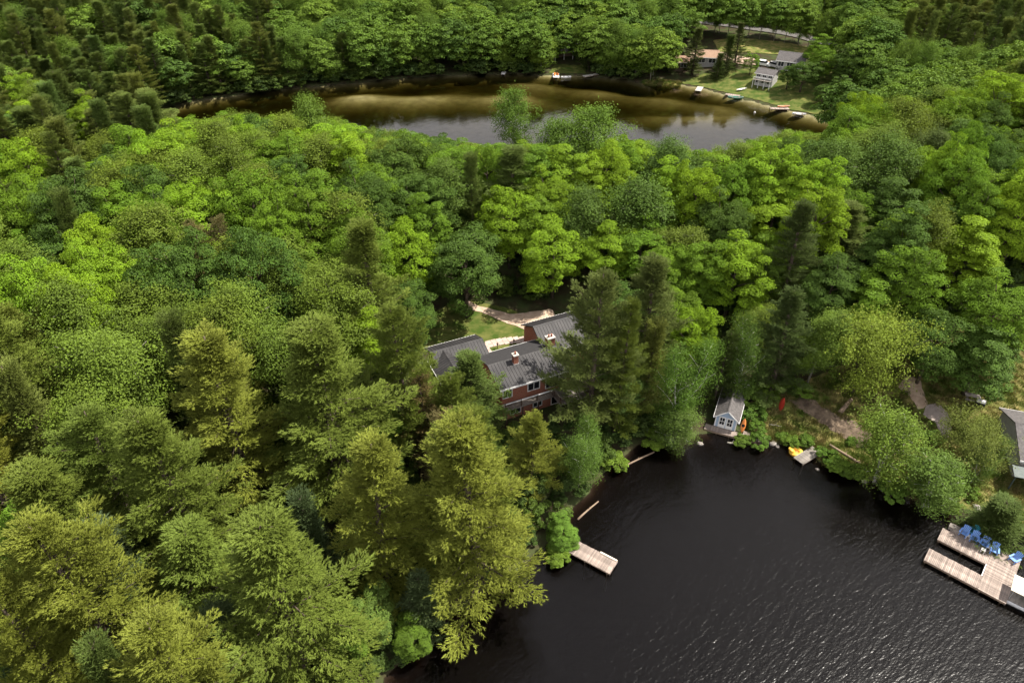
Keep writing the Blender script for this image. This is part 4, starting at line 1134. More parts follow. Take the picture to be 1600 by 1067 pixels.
def gable_roof(parent, a0, a1, s0, s1, ze, zr, mat, along='x', seams=0.0, th=0.14, seam_mat=None, fascia=None, rear=None):
    """two roof slabs meeting at a ridge, plus ridge cap, seams and fascia boards"""
    mid = (s0 + s1) / 2
    def q(a, s, z): return (a, s, z) if along == 'x' else (s, a, z)
    for s_, in ((s0,), (s1,)):
        o = MB().slab([q(a0, s_, ze), q(a1, s_, ze), q(a1, mid, zr), q(a0, mid, zr)], th).build('roof_slope', rear if rear and s_ == s1 else mat, parent)
        if seams and not (rear and s_ == s1):
            L = math.hypot(mid - s_, zr - ze); ang = math.atan2(zr - ze, mid - s_)
            me = None
            n = int((a1 - a0) / seams)
            for k in range(n + 1):
                a = a0 + 0.04 + k * (a1 - a0 - 0.08) / n
                mb = MB()
                w_ = 0.025
                c = [(a - w_, 0), (a + w_, 0)]
                vs = []
                if me is None:
                    dx, dz = (mid - s_), (zr - ze)
                    vs = [(-w_, 0, 0.002), (w_, 0, 0.002), (w_, dx, dz + 0.002), (-w_, dx, dz + 0.002), (-w_, 0, 0.045), (w_, 0, 0.045), (w_, dx, dz + 0.045), (-w_, dx, dz + 0.045)]
                    if along != 'x': vs = [(v[1], v[0], v[2]) for v in vs]
                    me = MB().add(vs, [(0, 1, 2, 3), (4, 5, 6, 7), (0, 1, 5, 4), (2, 3, 7, 6), (0, 3, 7, 4), (1, 2, 6, 5)]).mesh('seam')
                    me.materials.append(seam_mat or mat)
                so = link('seam', me, o)
                so.location = q(a, s_, ze)
    cap = MB()
    vs = [q(a0 - 0.01, mid - 0.16, zr - 0.05), q(a1 + 0.01, mid - 0.16, zr - 0.05), q(a1 + 0.01, mid, zr + 0.05), q(a0 - 0.01, mid, zr + 0.05), q(a0 - 0.01, mid + 0.16, zr - 0.05), q(a1 + 0.01, mid + 0.16, zr - 0.05)]
    cap.add(vs, [(0, 1, 2, 3), (3, 2, 5, 4), (0, 3, 4), (1, 5, 2), (0, 4, 5, 1)]).build('ridge_cap', mat, parent)
    if fascia:
        for s_, sg in ((s0, -1), (s1, 1)):
            x = sorted((s_, s_ + sg * 0.05))
            mb = MB()
            if along == 'x': mb.box(a0, a1, x[0], x[1], ze - 0.24, ze - 0.005)
            else: mb.box(x[0], x[1], a0, a1, ze - 0.24, ze - 0.005)
            mb.build('fascia', fascia, parent)


def window(parent, x0, x1, y, z0, z1, frame, panes=2, rows=1, face=-1, axis_='x', depth=0.09):
    """framed window proud of a wall at y (facing -y when face=-1); panes are set back in the frame"""
    t = 0.07
    def bx(mb, a0, a1, d0, d1, c0, c1):
        d0, d1 = sorted((d0, d1))
        return mb.box(a0, a1, d0, d1, c0, c1) if axis_ == 'x' else mb.box(d0, d1, a0, a1, c0, c1)
    f = MB()
    yo, yi = y + face * depth, y + face * 0.0
    bx(f, x0 - t, x1 + t, yo, yi, z0 - t, z0); bx(f, x0 - t, x1 + t, yo, yi, z1, z1 + t)
    w_ = (x1 - x0) / panes
    for k in range(panes + 1):
        c = x0 + k * w_
        bx(f, c - t / 2 - (t / 2 if k == 0 else 0), c + t / 2 + (t / 2 if k == panes else 0), yo, yi, z0, z1)
    for r_ in range(1, rows):
        c = z0 + (z1 - z0) * r_ / rows
        for k in range(panes): bx(f, x0 + k * w_ + t / 2, x0 + (k + 1) * w_ - t / 2, yo, yi, c - t / 2, c + t / 2)
    fo = f.build('window', frame, parent)
    for k in range(panes):
        for r_ in range(rows):
            g = MB()
            h_ = (z1 - z0) / rows
            bx(g, x0 + k * w_ + 0.03, x0 + (k + 1) * w_ - 0.03, y + face * 0.005, y + face * 0.035, z0 + r_ * h_ + 0.03, z0 + (r_ + 1) * h_ - 0.03)
            g.build('pane', M['glass'], fo)
    return fo


def railing(parent, p0, p1, z, h, mat, gap=0.14, top=None):
    """rail between two points: posts, top rail, balusters"""
    p0, p1 = Vector(p0), Vector(p1)
    L = (p1 - p0).length; d = (p1 - p0) / L
    Mx = Matrix.Translation((p0.x, p0.y, z)) @ Matrix.Rotation(math.atan2(d.y, d.x), 4, 'Z')
    MB().box(0, L, -0.06, 0.06, h - 0.05, h, Mx).build('top_rail', top or mat, parent)
    b = MB()
    n = int(L / gap)
    for k in range(n + 1):
        x = k * L / n
        b.box(x - 0.018, x + 0.018, -0.018, 0.018, 0.0, h - 0.05, Mx)
    o = b.build('balusters', mat, parent); o['kind'] = 'stuff'
    for k in range(max(2, int(L / 2) + 1)):
        x = k * L / (max(2, int(L / 2) + 1) - 1)
        MB().box(x - 0.05, x + 0.05, -0.05, 0.05, -0.0, h + 0.03, Mx).build('post', mat, parent)


def planks(parent, x0, x1, y0, y1, z, mat, across=True, w_=0.14, th=0.045, gap=0.014, jitter=0.012):
    """deck boards, each its own piece; across: boards run along y and are laid side by side along x"""
    n = max(1, int(round((x1 - x0 if across else y1 - y0) / w_)))
    st = (x1 - x0 if across else y1 - y0) / n
    L = (y1 - y0 if across else x1 - x0)
    me = MB().box(-st / 2 + gap / 2, st / 2 - gap / 2, -L / 2, L / 2, -th, 0).mesh('plank') if across else MB().box(-L / 2, L / 2, -st / 2 + gap / 2, st / 2 - gap / 2, -th, 0).mesh('plank')
    me.materials.append(mat)
    for k in range(n):
        o = link('plank', me, parent)
        c = (x0 if across else y0) + st * (k + 0.5)
        j = random.uniform(-jitter, jitter) * 2
        o.location = (c, (y0 + y1) / 2 + j, z + random.uniform(-0.004, 0.004)) if across else ((x0 + x1) / 2 + j, c, z + random.uniform(-0.004, 0.004))


# ------------------------------------------------------------------ the brick house
H = empty('brick_house', (HO[0], HO[1], 0), HROT)
tag(H, 'low brick house with dark grey metal roofs and two brick chimneys among the pines', 'house')
prism([(0.45, 2.2), (7.2, 2.2), (7.2, 7.86), (3.8, 8.95), (0.45, 7.86)], -1.0, 8.6).build('wall', M['brick'], H)
prism([(4.7, 2.2), (11.1, 2.2), (11.1, 7.85), (7.9, 9.75), (4.7, 7.85)], 8.62, 15.6).build('wall', M['brick'], H)
prism([(4.7, 5.0), (11.1, 5.0), (11.1, 7.85), (7.9, 9.75), (4.7, 7.85)], 7.2, 8.6).build('wall', M['brick'], H)
prism([(7.4, 3.5), (11.6, 3.5), (11.6, 7.86), (9.5, 8.82), (7.4, 7.86)], -6.5, 0.1).build('wall', M['brick'], H)
prism([(-7.0, 2.5), (-3.4, 2.5), (-3.4, 7.86), (-5.2, 8.78), (-7.0, 7.86)], 1.9, 7.38, 'y').build('wall', M['brick'], H)
gable_roof(H, -1.4, 9.0, 0.0, 7.6, 8.0, 9.2, M['roof'], 'x', 0.42, fascia=M['white'], rear=M['roof_dark'])
gable_roof(H, 6.9, 16.0, 4.3, 11.5, 8.02, 10.0, M['roof'], 'x', 0.42, fascia=M['white'])
gable_roof(H, -6.9, 0.35, 7.0, 12.0, 8.03, 9.05, M['roof'], 'x', 0.42, fascia=M['white'])
gable_roof(H, 1.5, 9.3, -7.4, -3.0, 8.01, 8.98, M['roof'], 'y', 0.42, fascia=M['white'])


def chimney(u, v, z0, z1, a, b, pots):
    c = MB().box(u - a / 2, u + a / 2, v - b / 2, v + b / 2, z0, z1).build('chimney', M['brick'], H)
    MB().box(u - a / 2 - 0.07, u + a / 2 + 0.07, v - b / 2 - 0.07, v + b / 2 + 0.07, z1, z1 + 0.14).build('cap', M['concrete'], c)
    MB().box(u - a / 2 - 0.05, u + a / 2 + 0.05, v - b / 2 - 0.05, v + b / 2 + 0.05, z0 + 0.2, z0 + 0.52).build('flashing', M['aluminium'], c)
    for k in range(pots):
        x = u + (k - (pots - 1) / 2) * 0.4
        MB().tube([(x, v, z1 + 0.14), (x, v, z1 + 0.5)], [0.13, 0.11], 10).build('flue', M['brick'], c)


chimney(2.1, 3.1, 8.5, 10.2, 0.62, 0.62, 1)
chimney(7.75, 4.6, 8.3, 10.15, 1.05, 0.8, 2)
window(H, 2.6, 4.2, 0.45, 6.2, 7.5, M['white'], 2, 1)
window(H, 5.1, 7.9, 0.45, 5.75, 7.55, M['white'], 3, 1)
window(H, -0.8, 0.4, 0.45, 6.2, 7.5, M['white'], 2, 1)
window(H, 3.4, 4.6, 0.45, 3.2, 4.5, M['white'], 2, 1)
window(H, 6.0, 8.0, 0.45, 2.7, 4.7, M['white'], 2, 1)
window(H, 0.2, 1.6, 0.45, 3.2, 4.5, M['white'], 2, 1)
for a in (10.0, 12.8): window(H, a, a + 1.8, 4.7, 6.0, 7.4, M['white'], 2, 1)
window(H, 4.2, 6.0, -3.4, 6.1, 7.4, M['white'], 2, 1, 1, 'y')
dr = MB().box(1.0, 1.95, 7.2, 7.28, 5.3, 7.35).build('door', M['brown_trim'], H)
MB().box(1.8, 1.86, 7.28, 7.34, 6.2, 6.4).build('handle', M['aluminium'], dr)
# balcony along the lake side with a wider deck at its right end
bal = MB().box(-1.0, 5.6, -0.75, 0.449, 5.02, 5.2).build('balcony', M['deck_grey'], H)
planks(bal, -1.0, 5.6, -0.8, 0.44, 5.25, M['deck_grey'], True, 0.15)
railing(bal, (-1.0, -0.72, 0), (5.55, -0.72, 0), 5.255, 0.95, M['brown_trim'], 0.16, M['white'])
dk = MB().box(5.65, 9.6, -2.6, 0.449, 5.0, 5.2).build('deck', M['deck_grey'], H)
planks(dk, 5.65, 9.6, -2.65, 0.44, 5.25, M['deck_grey'], True, 0.15)
railing(dk, (5.7, -2.55, 0), (9.55, -2.55, 0), 5.255, 0.95, M['brown_trim'], 0.16, M['deck'])
railing(dk, (5.7, -2.45, 0), (5.7, -0.8, 0), 5.255, 0.95, M['brown_trim'], 0.16, M['deck'])
railing(dk, (9.55, -2.45, 0), (9.55, 0.4, 0), 5.255, 0.95, M['brown_trim'], 0.16, M['deck'])
for a in (-0.8, 1.4, 3.6, 5.8, 7.6, 9.4):
    b_ = -0.65 if a < 5.7 else -2.45
    MB().box(a - 0.07, a + 0.07, b_ - 0.07, b_ + 0.07, 1.6, 5.02).build('deck_post', M['brown_trim'], H)


def hw(u, v, z=0.0): return (HO[0] + hu[0] * u + hv[0] * v, HO[1] + hu[1] * u + hv[1] * v, z)


# walkway of pavers from the drive to the door
wk = empty('walkway', (0, 0, 0)); tag(wk, kind='structure')
pv = MB().box(-0.37, 0.37, -0.37, 0.37, -0.12, 0.0).mesh('paver'); pv.materials.append(M['paver'])
for j in range(7):
    for i in range(2):
        q = hw(1.1 + i * 0.78, 8.0 + j * 0.78)
        o = link('paver', pv, wk); o.location = (q[0], q[1], gz(q[0], q[1]) + 0.14 + random.uniform(-0.01, 0.01)); o.rotation_euler = (0, 0, HROT + random.uniform(-0.03, 0.03))
for j in range(8):
    for i in range(2):
        q = hw(2.6 + j * 0.78, 13.0 - i * 0.78 - 0.03 * j * j)
        o = link('paver', pv, wk); o.location = (q[0], q[1], gz(q[0], q[1]) + 0.14 + random.uniform(-0.01, 0.01)); o.rotation_euler = (0, 0, HROT + random.uniform(-0.05, 0.05))
for lab, u, v in (('short dark lamp post beside the paver walk, nearer the left wing', 3.2, 11.2), ('short dark lamp post beside the paver walk, nearer the garage wing', 5.6, 11.0)):
    q = hw(u, v); e = empty('path_lamp', (q[0], q[1], gz(q[0], q[1])))
    tag(e, lab, 'lamp')
    MB().tube([(0, 0, -0.1), (0, 0, 0.75)], [0.05, 0.04], 8).build('post', M['brown_trim'], e)
    MB().tube([(0, 0, 0.75), (0, 0, 0.8), (0, 0, 1.0), (0, 0, 1.08)], [0.13, 0.13, 0.12, 0.03], 8).build('lamp_head', M['brown_trim'], e)

# ------------------------------------------------------------------ boathouse
bx_, by_ = 27.5, 64.4
BR = R(-24)
B = empty('boathouse', (bx_, by_, 0), BR)
B.scale = (0.92, 0.92, 0.9)
tag(B, 'small pale blue boathouse with white trim and long grey gable roof at the water', 'boathouse')
prism([(-1.45, 0.35), (1.45, 0.35), (1.45, 2.5), (0, 3.75), (-1.45, 2.5)], 0.0, 6.4, 'y').build('wall', M['blue_siding'], B)
gable_roof(B, -0.3, 6.7, -1.75, 1.75, 2.32, 3.86, M['roof_grey'], 'y', 0.0, 0.1, fascia=M['white'])
for sg in (-1, 1):
    v0, v1 = Vector((sg * 1.78, -0.33, 2.28)), Vector((0, -0.33, 3.84))
    MB().add([(v0.x, -0.33, v0.z - 0.2), (v0.x, -0.33, v0.z), (0, -0.33, 3.88), (0, -0.33, 3.66), (v0.x, -0.28, v0.z - 0.2), (v0.x, -0.28, v0.z), (0, -0.28, 3.88), (0, -0.28, 3.66)],
             [(0, 1, 2, 3), (4, 7, 6, 5), (0, 4, 5, 1), (1, 5, 6, 2), (2, 6, 7, 3), (3, 7, 4, 0)]).build('barge_board', M['white'], B)
    MB().box(sg * 1.40 - 0.08, sg * 1.40 + 0.08, -0.05, -0.002, 0.35, 2.45).build('corner_board', M['white'], B)
for c in (-0.52, 0.52):
    d_ = MB().box(c - 0.48, c + 0.48, -0.05, -0.003, 0.36, 2.45).build('door', M['white'], B)
    for z0 in (1.05, 1.72):
        for xx in (-0.17, 0.17):
            MB().box(c + xx - 0.14, c + xx + 0.14, -0.07, -0.053, z0, z0 + 0.55).build('pane', M['glass'], d_)
window(B, 2.0, 3.0, 1.45, 1.2, 2.0, M['white'], 2, 1, 1, 'y')
bd = empty('boathouse_deck', (bx_, by_, 0), BR)
tag(bd, 'narrow pale wooden deck across the front of the pale blue boathouse', 'deck')
planks(bd, -2.4, 2.3, -1.15, -0.06, 0.40, M['deck'], False, 0.15)
MB().box(-2.4, 2.3, -1.16, -1.1, 0.12, 0.35).build('beam', M['timber'], bd)
MB().box(-2.4, 2.3, -0.25, -0.1, 0.12, 0.35).build('beam', M['timber'], bd)
for a in (-2.2, -0.8, 0.8, 2.1): MB().box(a - 0.08, a + 0.08, -1.08, -0.9, -1.6, 0.35).build('pile', M['timber'], bd)
e = empty('shore_walk', (bx_, by_, 0), BR)
tag(e, 'sloping plank walk on the bank right of the boathouse', 'walkway')
planks(e, 2.35, 5.0, -0.9, 0.5, 0.44, M['deck'], True, 0.16)
MB().box(2.35, 5.0, -0.8, -0.7, -0.1, 0.39).build('beam', M['timber'], e)
MB().box(2.35, 5.0, 0.3, 0.4, -0.1, 0.39).build('beam', M['timber'], e)


def hull(L, W, Ht, deck=False, n=14, m=7, rocker=0.25):
    """boat hull from stem to stern: open canoe or decked kayak"""
    mb = MB(); V = []; F = []
    ring = m * 2 - 1
    for i in range(n + 1):
        t = i / n; x = (t - 0.5) * L
        w_ = W / 2 * max(0.02, math.sin(math.pi * t)) ** 0.6
        end = abs(2 * t - 1) ** 2.2
        for k in range(ring):
            a = math.pi * k / (ring - 1)
            V.append((x, -w_ * math.cos(a), Ht * (1 - math.sin(a)) + Ht * rocker * end))
        if deck: pass
    for i in range(n):
        for k in range(ring - 1):
            a = i * ring + k
            F.append((a, a + 1, a + ring + 1, a + ring))
    if deck:
        b = len(V)
        for i in range(n + 1):
            t = i / n
            V.append(((t - 0.5) * L, 0, Ht * (1 + rocker * abs(2 * t - 1) ** 2.2) + 0.22 * Ht * math.sin(math.pi * t)))
        for i in range(n):
            a, c = i * ring, (i + 1) * ring
            F += [(a, c, b + i + 1, b + i), (c + ring - 1, a + ring - 1, b + i, b + i + 1)]
    return mb.add(V, F)


def boat(name, label, loc, rz, L, W, Ht, mat, deck=False, pitch=0.0, roll=0.0, cat='boat', trim='white'):
    e = empty(name, loc, rz); e.rotation_euler = (roll, pitch, rz)
    tag(e, label, cat)
    o = hull(L, W, Ht, deck).build('hull', M[mat], e, True)
    if deck:
        pts = [(0.32 * math.cos(a) * L * 0.3, 0.30 * math.sin(a) * W, Ht * 1.16) for a in np.linspace(0, 2 * math.pi, 17)]
        MB().tube(pts, [0.03] * 17, 5).build('cockpit_rim', M['tyre'], e)
        MB().slab([(p[0] * 0.95, p[1] * 0.95, Ht * 1.235) for p in pts[:-1]], 0.02).build('cockpit', M['tyre'], e)
    else:
        md = o.modifiers.new('skin', 'SOLIDIFY'); md.thickness = 0.03
        for sg in (-1, 1):
            pts = []
            for i in range(15):
                t = i / 14
                pts.append(((t - 0.5) * L, sg * W / 2 * max(0.02, math.sin(math.pi * t)) ** 0.6, Ht * (1 + 0.25 * abs(2 * t - 1) ** 2.2)))
            MB().tube(pts, [0.03] * 15, 5).build('gunwale', M[trim], e)
        for x in (-0.22, 0.24):
            wv = W / 2 * math.sin(math.pi * (x + 0.5)) ** 0.6
            MB().box(x * L - 0.12, x * L + 0.12, -wv * 0.97, wv * 0.97, Ht * 0.74, Ht * 0.79).build('thwart', M['timber'], e)
    return e


q = P(1219, 640, 1.0)
boat('kayak', 'dark red kayak propped upright against bushes behind the boathouse lawn', (q.x, q.y, gz(q.x, q.y) + 1.25), R(60), 2.9, 0.68, 0.22, 'red_hull', True, pitch=R(78))
q = P(1154, 666, 0.9)
boat('kayak', 'short orange kayak stood on end at the right corner of the boathouse', (29.75, 64.2, gz(29.75, 64.2) + 0.95), R(-110), 2.0, 0.6, 0.2, 'orange_vinyl', True, pitch=R(72))

# ------------------------------------------------------------------ near docks
def dock(name, label, p0, rz, L, W, z, mat, piles=3, across=True, cat='dock'):
    e = empty(name, (p0[0], p0[1], 0), rz); tag(e, label, cat)
    planks(e, 0, L, 0, W, z, M[mat], across, 0.15)
    for y in (0.05, W - 0.13): MB().box(0.02, L - 0.02, y, y + 0.08, z - 0.25, z - 0.05).build('stringer', M['timber'], e)
    for k in range(piles):
        x = 0.3 + (L - 0.6) * k / max(1, piles - 1)
        for y in (0.16, W - 0.16): MB().tube([(x, y, -3.0), (x, y, z - 0.05)], [0.08, 0.08], 8).build('pile', M['timber'], e)
    return e


a_, b_ = Vector((5.2, 45.85)), Vector((10.09, 42.64))
rz = math.atan2(b_.y - a_.y, b_.x - a_.x)
d1 = dock('dock', 'straight weathered wooden dock below the lakeside pines at left', a_, rz, (b_ - a_).length, 1.85, 0.5, 'deck')
Ld = (b_ - a_).length
MB().box(Ld * 0.66, Ld + 0.0, 1.74, 1.92, 0.505, 0.60).build('edge_board', M['cream'], d1)
MB().box(Ld + 0.004, Ld + 0.07, 0.0, 1.85, 0.28, 0.52).build('end_board', M['deck'], d1)
rk = math.atan2(61.37 - 59.38, 37.95 - 34.87)
dock('dock', 'small plain dock on the right bank beside the yellow float', (35.5, 58.0), rk, 3.6, 1.45, 0.42, 'deck_grey', 2)
U = empty('dock', (43.5, 44.29, 0), math.atan2(-0.667, 0.745))
tag(U, 'large U-shaped weathered dock with blue chairs at the right edge', 'dock')
zU = 0.55
planks(U, 0.0, 5.12, 0.0, 2.0, zU, M['deck'], True, 0.15)
planks(U, 5.13, 7.6, 0.0, 6.9, zU, M['deck'], False, 0.15)
planks(U, 0.3, 5.12, 3.8, 5.9, zU - 0.01, M['deck'], True, 0.15)
planks(U, 1.0, 5.12, 5.92, 7.3, zU - 0.01, M['deck'], True, 0.15)
for (x0, x1, y0, y1) in ((0.02, 7.58, 0.03, 0.11), (0.02, 5.1, 1.87, 1.96), (0.32, 5.1, 3.83, 3.92), (1.0, 7.58, 6.78, 6.86)):
    MB().box(x0, x1, y0, y1, zU - 0.28, zU - 0.06).build('stringer', M['timber'], U)
MB().box(7.605, 7.68, 0.0, 6.9, zU - 0.28, zU + 0.0).build('end_board', M['deck'], U)
MB().box(5.02, 5.10, 1.97, 3.82, zU - 0.28, zU + 0.02).build('slot_board', M['white'], U)
for (x, y) in ((0.2, 0.25), (0.2, 1.75), (2.6, 0.25), (2.6, 1.75), (5.4, 0.25), (7.3, 0.3), (0.5, 4.05), (2.8, 4.05), (7.3, 3.4), (7.3, 6.6), (5.0, 4.05)):
    MB().tube([(x, y, -3.2), (x, y, zU - 0.06)], [0.09, 0.09], 8).build('pile', M['timber'], U)


def adirondack(label, u, v, turn, mat, group=None):
    """slatted garden armchair with a leaning fan back"""
    pos = U.matrix_basis @ Vector((u, v, 0))
    e = empty('garden_chair', (pos.x, pos.y, zU + 0.002), U.rotation_euler[2] + turn); tag(e, label, 'chair', group)
    m = M[mat]
    for k in range(5):
        y = -0.30 + k * 0.125; z = 0.38 - k * 0.035
        MB().box(-0.27, 0.27, y, y + 0.11, z - 0.025, z).build('seat_slat', m, e)
    for k in range(5):
        x = -0.23 + k * 0.115
        h_ = 0.80 + 0.10 * math.cos((k - 2) * 0.7)
        Mx = Matrix.Translation((x, 0.27, 0.26)) @ Matrix.Rotation(R(-24), 4, 'X') @ Matrix.Rotation(R((k - 2) * 2.5), 4, 'Y')
        MB().box(-0.052, 0.052, -0.012, 0.012, 0, h_, Mx).build('back_slat', m, e)
    for sg in (-1, 1):
        MB().box(sg * 0.36 - 0.08, sg * 0.36 + 0.08, -0.40, 0.42, 0.555, 0.58).build('armrest', m, e)
        MB().box(sg * 0.31 - 0.03, sg * 0.31 + 0.03, -0.34, -0.24, 0.0, 0.555).build('leg', m, e)
        Mx = Matrix.Translation((sg * 0.30, -0.3, 0.33)) @ Matrix.Rotation(R(-19), 4, 'X')
        MB().box(-0.025, 0.025, 0.0, 1.02, -0.06, 0.06, Mx).build('rear_leg', m, e)
    return e


for k, (u, v) in enumerate(((2.2, 6.26), (3.24, 6.17), (4.2, 6.1), (5.22, 5.9))):
    adirondack('blue slatted garden chair, ' + ('leftmost of the row on the U-shaped dock', 'second from left in the dock row', 'third from left in the dock row', 'rightmost of the row on the U-shaped dock')[k], u, v, R((-8, 4, -3, 10)[k]), 'blue_plastic', 'blue chairs in a row on the dock')
adirondack('teal slatted garden chair behind the row of blue chairs', 2.75, 7.05, R(-35), 'teal_plastic')
adirondack('blue slatted garden chair alone at the right corner of the dock', 7.05, 6.1, R(-25), 'blue_plastic')


def side_table(label, u, v):
    pos = U.matrix_basis @ Vector((u, v, 0))
    e = empty('side_table', (pos.x, pos.y, zU + 0.002), U.rotation_euler[2]); tag(e, label, 'table', 'white side tables between the dock chairs')
    for k in range(4): MB().box(-0.2 + k * 0.102, -0.2 + k * 0.102 + 0.092, -0.2, 0.2, 0.40, 0.425).build('top_slat', M['white'], e)
    for sx in (-1, 1):
        for sy in (-1, 1): MB().box(sx * 0.16 - 0.025, sx * 0.16 + 0.025, sy * 0.16 - 0.025, sy * 0.16 + 0.025, 0, 0.4).build('leg', M['white'], e)


side_table('small white side table between the first two blue dock chairs', 2.72, 6.15)
side_table('small white side table between the middle two blue dock chairs', 3.72, 6.1)
side_table('small white side table between the last two blue dock chairs', 4.71, 5.95)
side_table('small white footstool-like table in front of the third blue chair', 4.35, 5.25)
pos = U.matrix_basis @ Vector((1.35, 6.35, 0))
e = empty('bench', (pos.x, pos.y, zU), U.rotation_euler[2]); tag(e, 'grey wooden storage bench left of the blue dock chairs', 'bench')
MB().box(-0.6, 0.6, -0.28, 0.28, 0.0, 0.42).build('box', M['deck_grey'], e)
MB().box(-0.64, 0.64, -0.32, 0.32, 0.425, 0.47).build('lid', M['deck_grey'], e)
# moored boat with a cream canopy, cut by the right edge
c0 = P(1580, 921, 1.9)
e = empty('pontoon_boat', (c0.x, c0.y, 0), math.atan2(-0.62, 0.78)); tag(e, 'cream canopy of a moored pontoon boat cut by the right edge', 'boat')
MB().slab([(0, 0, 1.9), (5.2, 0, 1.9), (5.2, 2.3, 1.9), (0, 2.3, 1.9)], 0.07).build('canopy', M['cream'], e)
for x in (0.3, 4.9):
    for y in (0.15, 2.15): MB().tube([(x, y, 0.5), (x, y, 1.83)], [0.025, 0.025], 6).build('canopy_post', M['aluminium'], e)
MB().box(0.1, 5.6, 0.0, 2.3, 0.38, 0.5).build('deck', M['deck_grey'], e)
for y in (0.15, 2.15): MB().tube([(-0.1, y, 0.1), (0.3, y, 0.1), (5.3, y, 0.1), (5.8, y, 0.2)], [0.1, 0.28, 0.28, 0.08], 10).build('float', M['aluminium'], e)

# yellow inflatable
def ring_mesh(Rm, r_, n=24, m=10, sx=1.0, sy=1.0):
    V, F = [], []
    for i in range(n):
        a = 2 * math.pi * i / n
        for k in range(m):
            b = 2 * math.pi * k / m
            V.append(((Rm + r_ * math.cos(b)) * math.cos(a) * sx, (Rm + r_ * math.cos(b)) * math.sin(a) * sy, r_ * math.sin(b)))
    for i in range(n):
        for k in range(m): F.append((i * m + k, ((i + 1) % n) * m + k, ((i + 1) % n) * m + (k + 1) % m, i * m + (k + 1) % m))
    return MB().add(V, F)


q = P(1243, 705, 0.3)
e = empty('inflatable_float', (q.x + 0.1, q.y, 0.16), R(20)); tag(e, 'round yellow inflatable float at the bank beside the small dock', 'float')
ring_mesh(0.55, 0.24, sx=1.15).build('tube', M['yellow_vinyl'], e, True)
MB().slab([(0.6 * math.cos(a) * 1.1, 0.55 * math.sin(a), -0.02) for a in np.linspace(0, 2 * math.pi, 17)[:-1]], 0.06).build('floor', M['orange_vinyl'], e)
o = ring_mesh(0.3, 0.17).build('backrest', M['yellow_vinyl'], e, True); o.location = (-0.55, 0.25, 0.3); o.rotation_euler = (0, R(35), 0)
o = ring_mesh(0.2, 0.13).build('headrest', M['yellow_vinyl'], e, True); o.location = (0.35, 0.55, 0.24)


# ------------------------------------------------------------------ shoreline timbers, rocks, shrubs
def log(label, p0, p1, r0, r1, mat='timber', name='log', zo=0.1):
    a, b = Vector((*p0[:2], max(gz(*p0[:2]), 0.0) + zo)), Vector((*p1[:2], max(gz(*p1[:2]), 0.0) + zo))
    if len(p0) > 2: a.z = p0[2]
    if len(p1) > 2: b.z = p1[2]
    e = empty(name, a); tag(e, label, 'log')
    d = b - a
    pts = [Vector((0, 0, 0)) + d * t + Vector((random.uniform(-0.04, 0.04), random.uniform(-0.04, 0.04), 0.03 * math.sin(3 * t))) for t in (0, 0.25, 0.5, 0.75, 1)]
    MB().tube(pts, [r0 + (r1 - r0) * t for t in (0, 0.25, 0.5, 0.75, 1)], 8).build('trunk', M[mat], e, True)
    MB().tube([pts[2], pts[2] + Vector((0.25, 0.2, 0.35))], [r1 * 0.5, r1 * 0.25], 5).build('stub', M[mat], e)
    return e


log('weathered fallen trunk on the shore above the left dock', tuple(P(903, 811, 0.1)[:2]), tuple(P(935, 782, 0.2)[:2]), 0.13, 0.08, 'timber')
log('brown log edging the bank under the overhanging birch', tuple(P(968, 732, 0.1)[:2]), tuple(P(1022, 706, 0.1)[:2]), 0.12, 0.1, 'timber')
log('dark retaining timber along the bank right of the small dock', tuple(P(1297, 694, 0.5)[:2]), tuple(P(1345, 722, 0.5)[:2]), 0.17, 0.17, 'timber')
log('broad weathered log lying on the lawn beneath the pale willow', tuple(P(1313, 642, 1.2)[:2]), tuple(P(1330, 624, 1.3)[:2]), 0.34, 0.26, 'timber')
log('short pale driftwood at the waterline below the boathouse walk', tuple(P(1136, 691, 0.1)[:2]), tuple(P(1152, 694, 0.1)[:2]), 0.12, 0.1, 'bark_pale')
log('pale board-like log on the grass right of the boathouse walk', tuple(P(1174, 675, 0.4)[:2]), tuple(P(1196, 673, 0.5)[:2]), 0.13, 0.1, 'bark_birch')
log('thin stick of driftwood lying on the lawn above the shore shrubs', tuple(P(1202, 661, 0.6)[:2]), tuple(P(1222, 664, 0.6)[:2]), 0.08, 0.05, 'bark_pale')


def rock_mesh(seed):
    r_ = np.random.default_rng(seed); V, F = [], []
    for i in range(6):
        for k in range(8):
            a, b = math.pi * (i + 0.5) / 6, 2 * math.pi * k / 8
            f = r_.uniform(0.75, 1.15)
            V.append((math.sin(a) * math.cos(b) * f, math.sin(a) * math.sin(b) * f, math.cos(a) * 0.6 * f))
    for i in range(5):
        for k in range(8): F.append((i * 8 + k, (i + 1) * 8 + k, (i + 1) * 8 + (k + 1) % 8, i * 8 + (k + 1) % 8))
    F += [tuple(range(8)), tuple(range(40, 48))]
    return MB().add(V, F).mesh('rock', True)


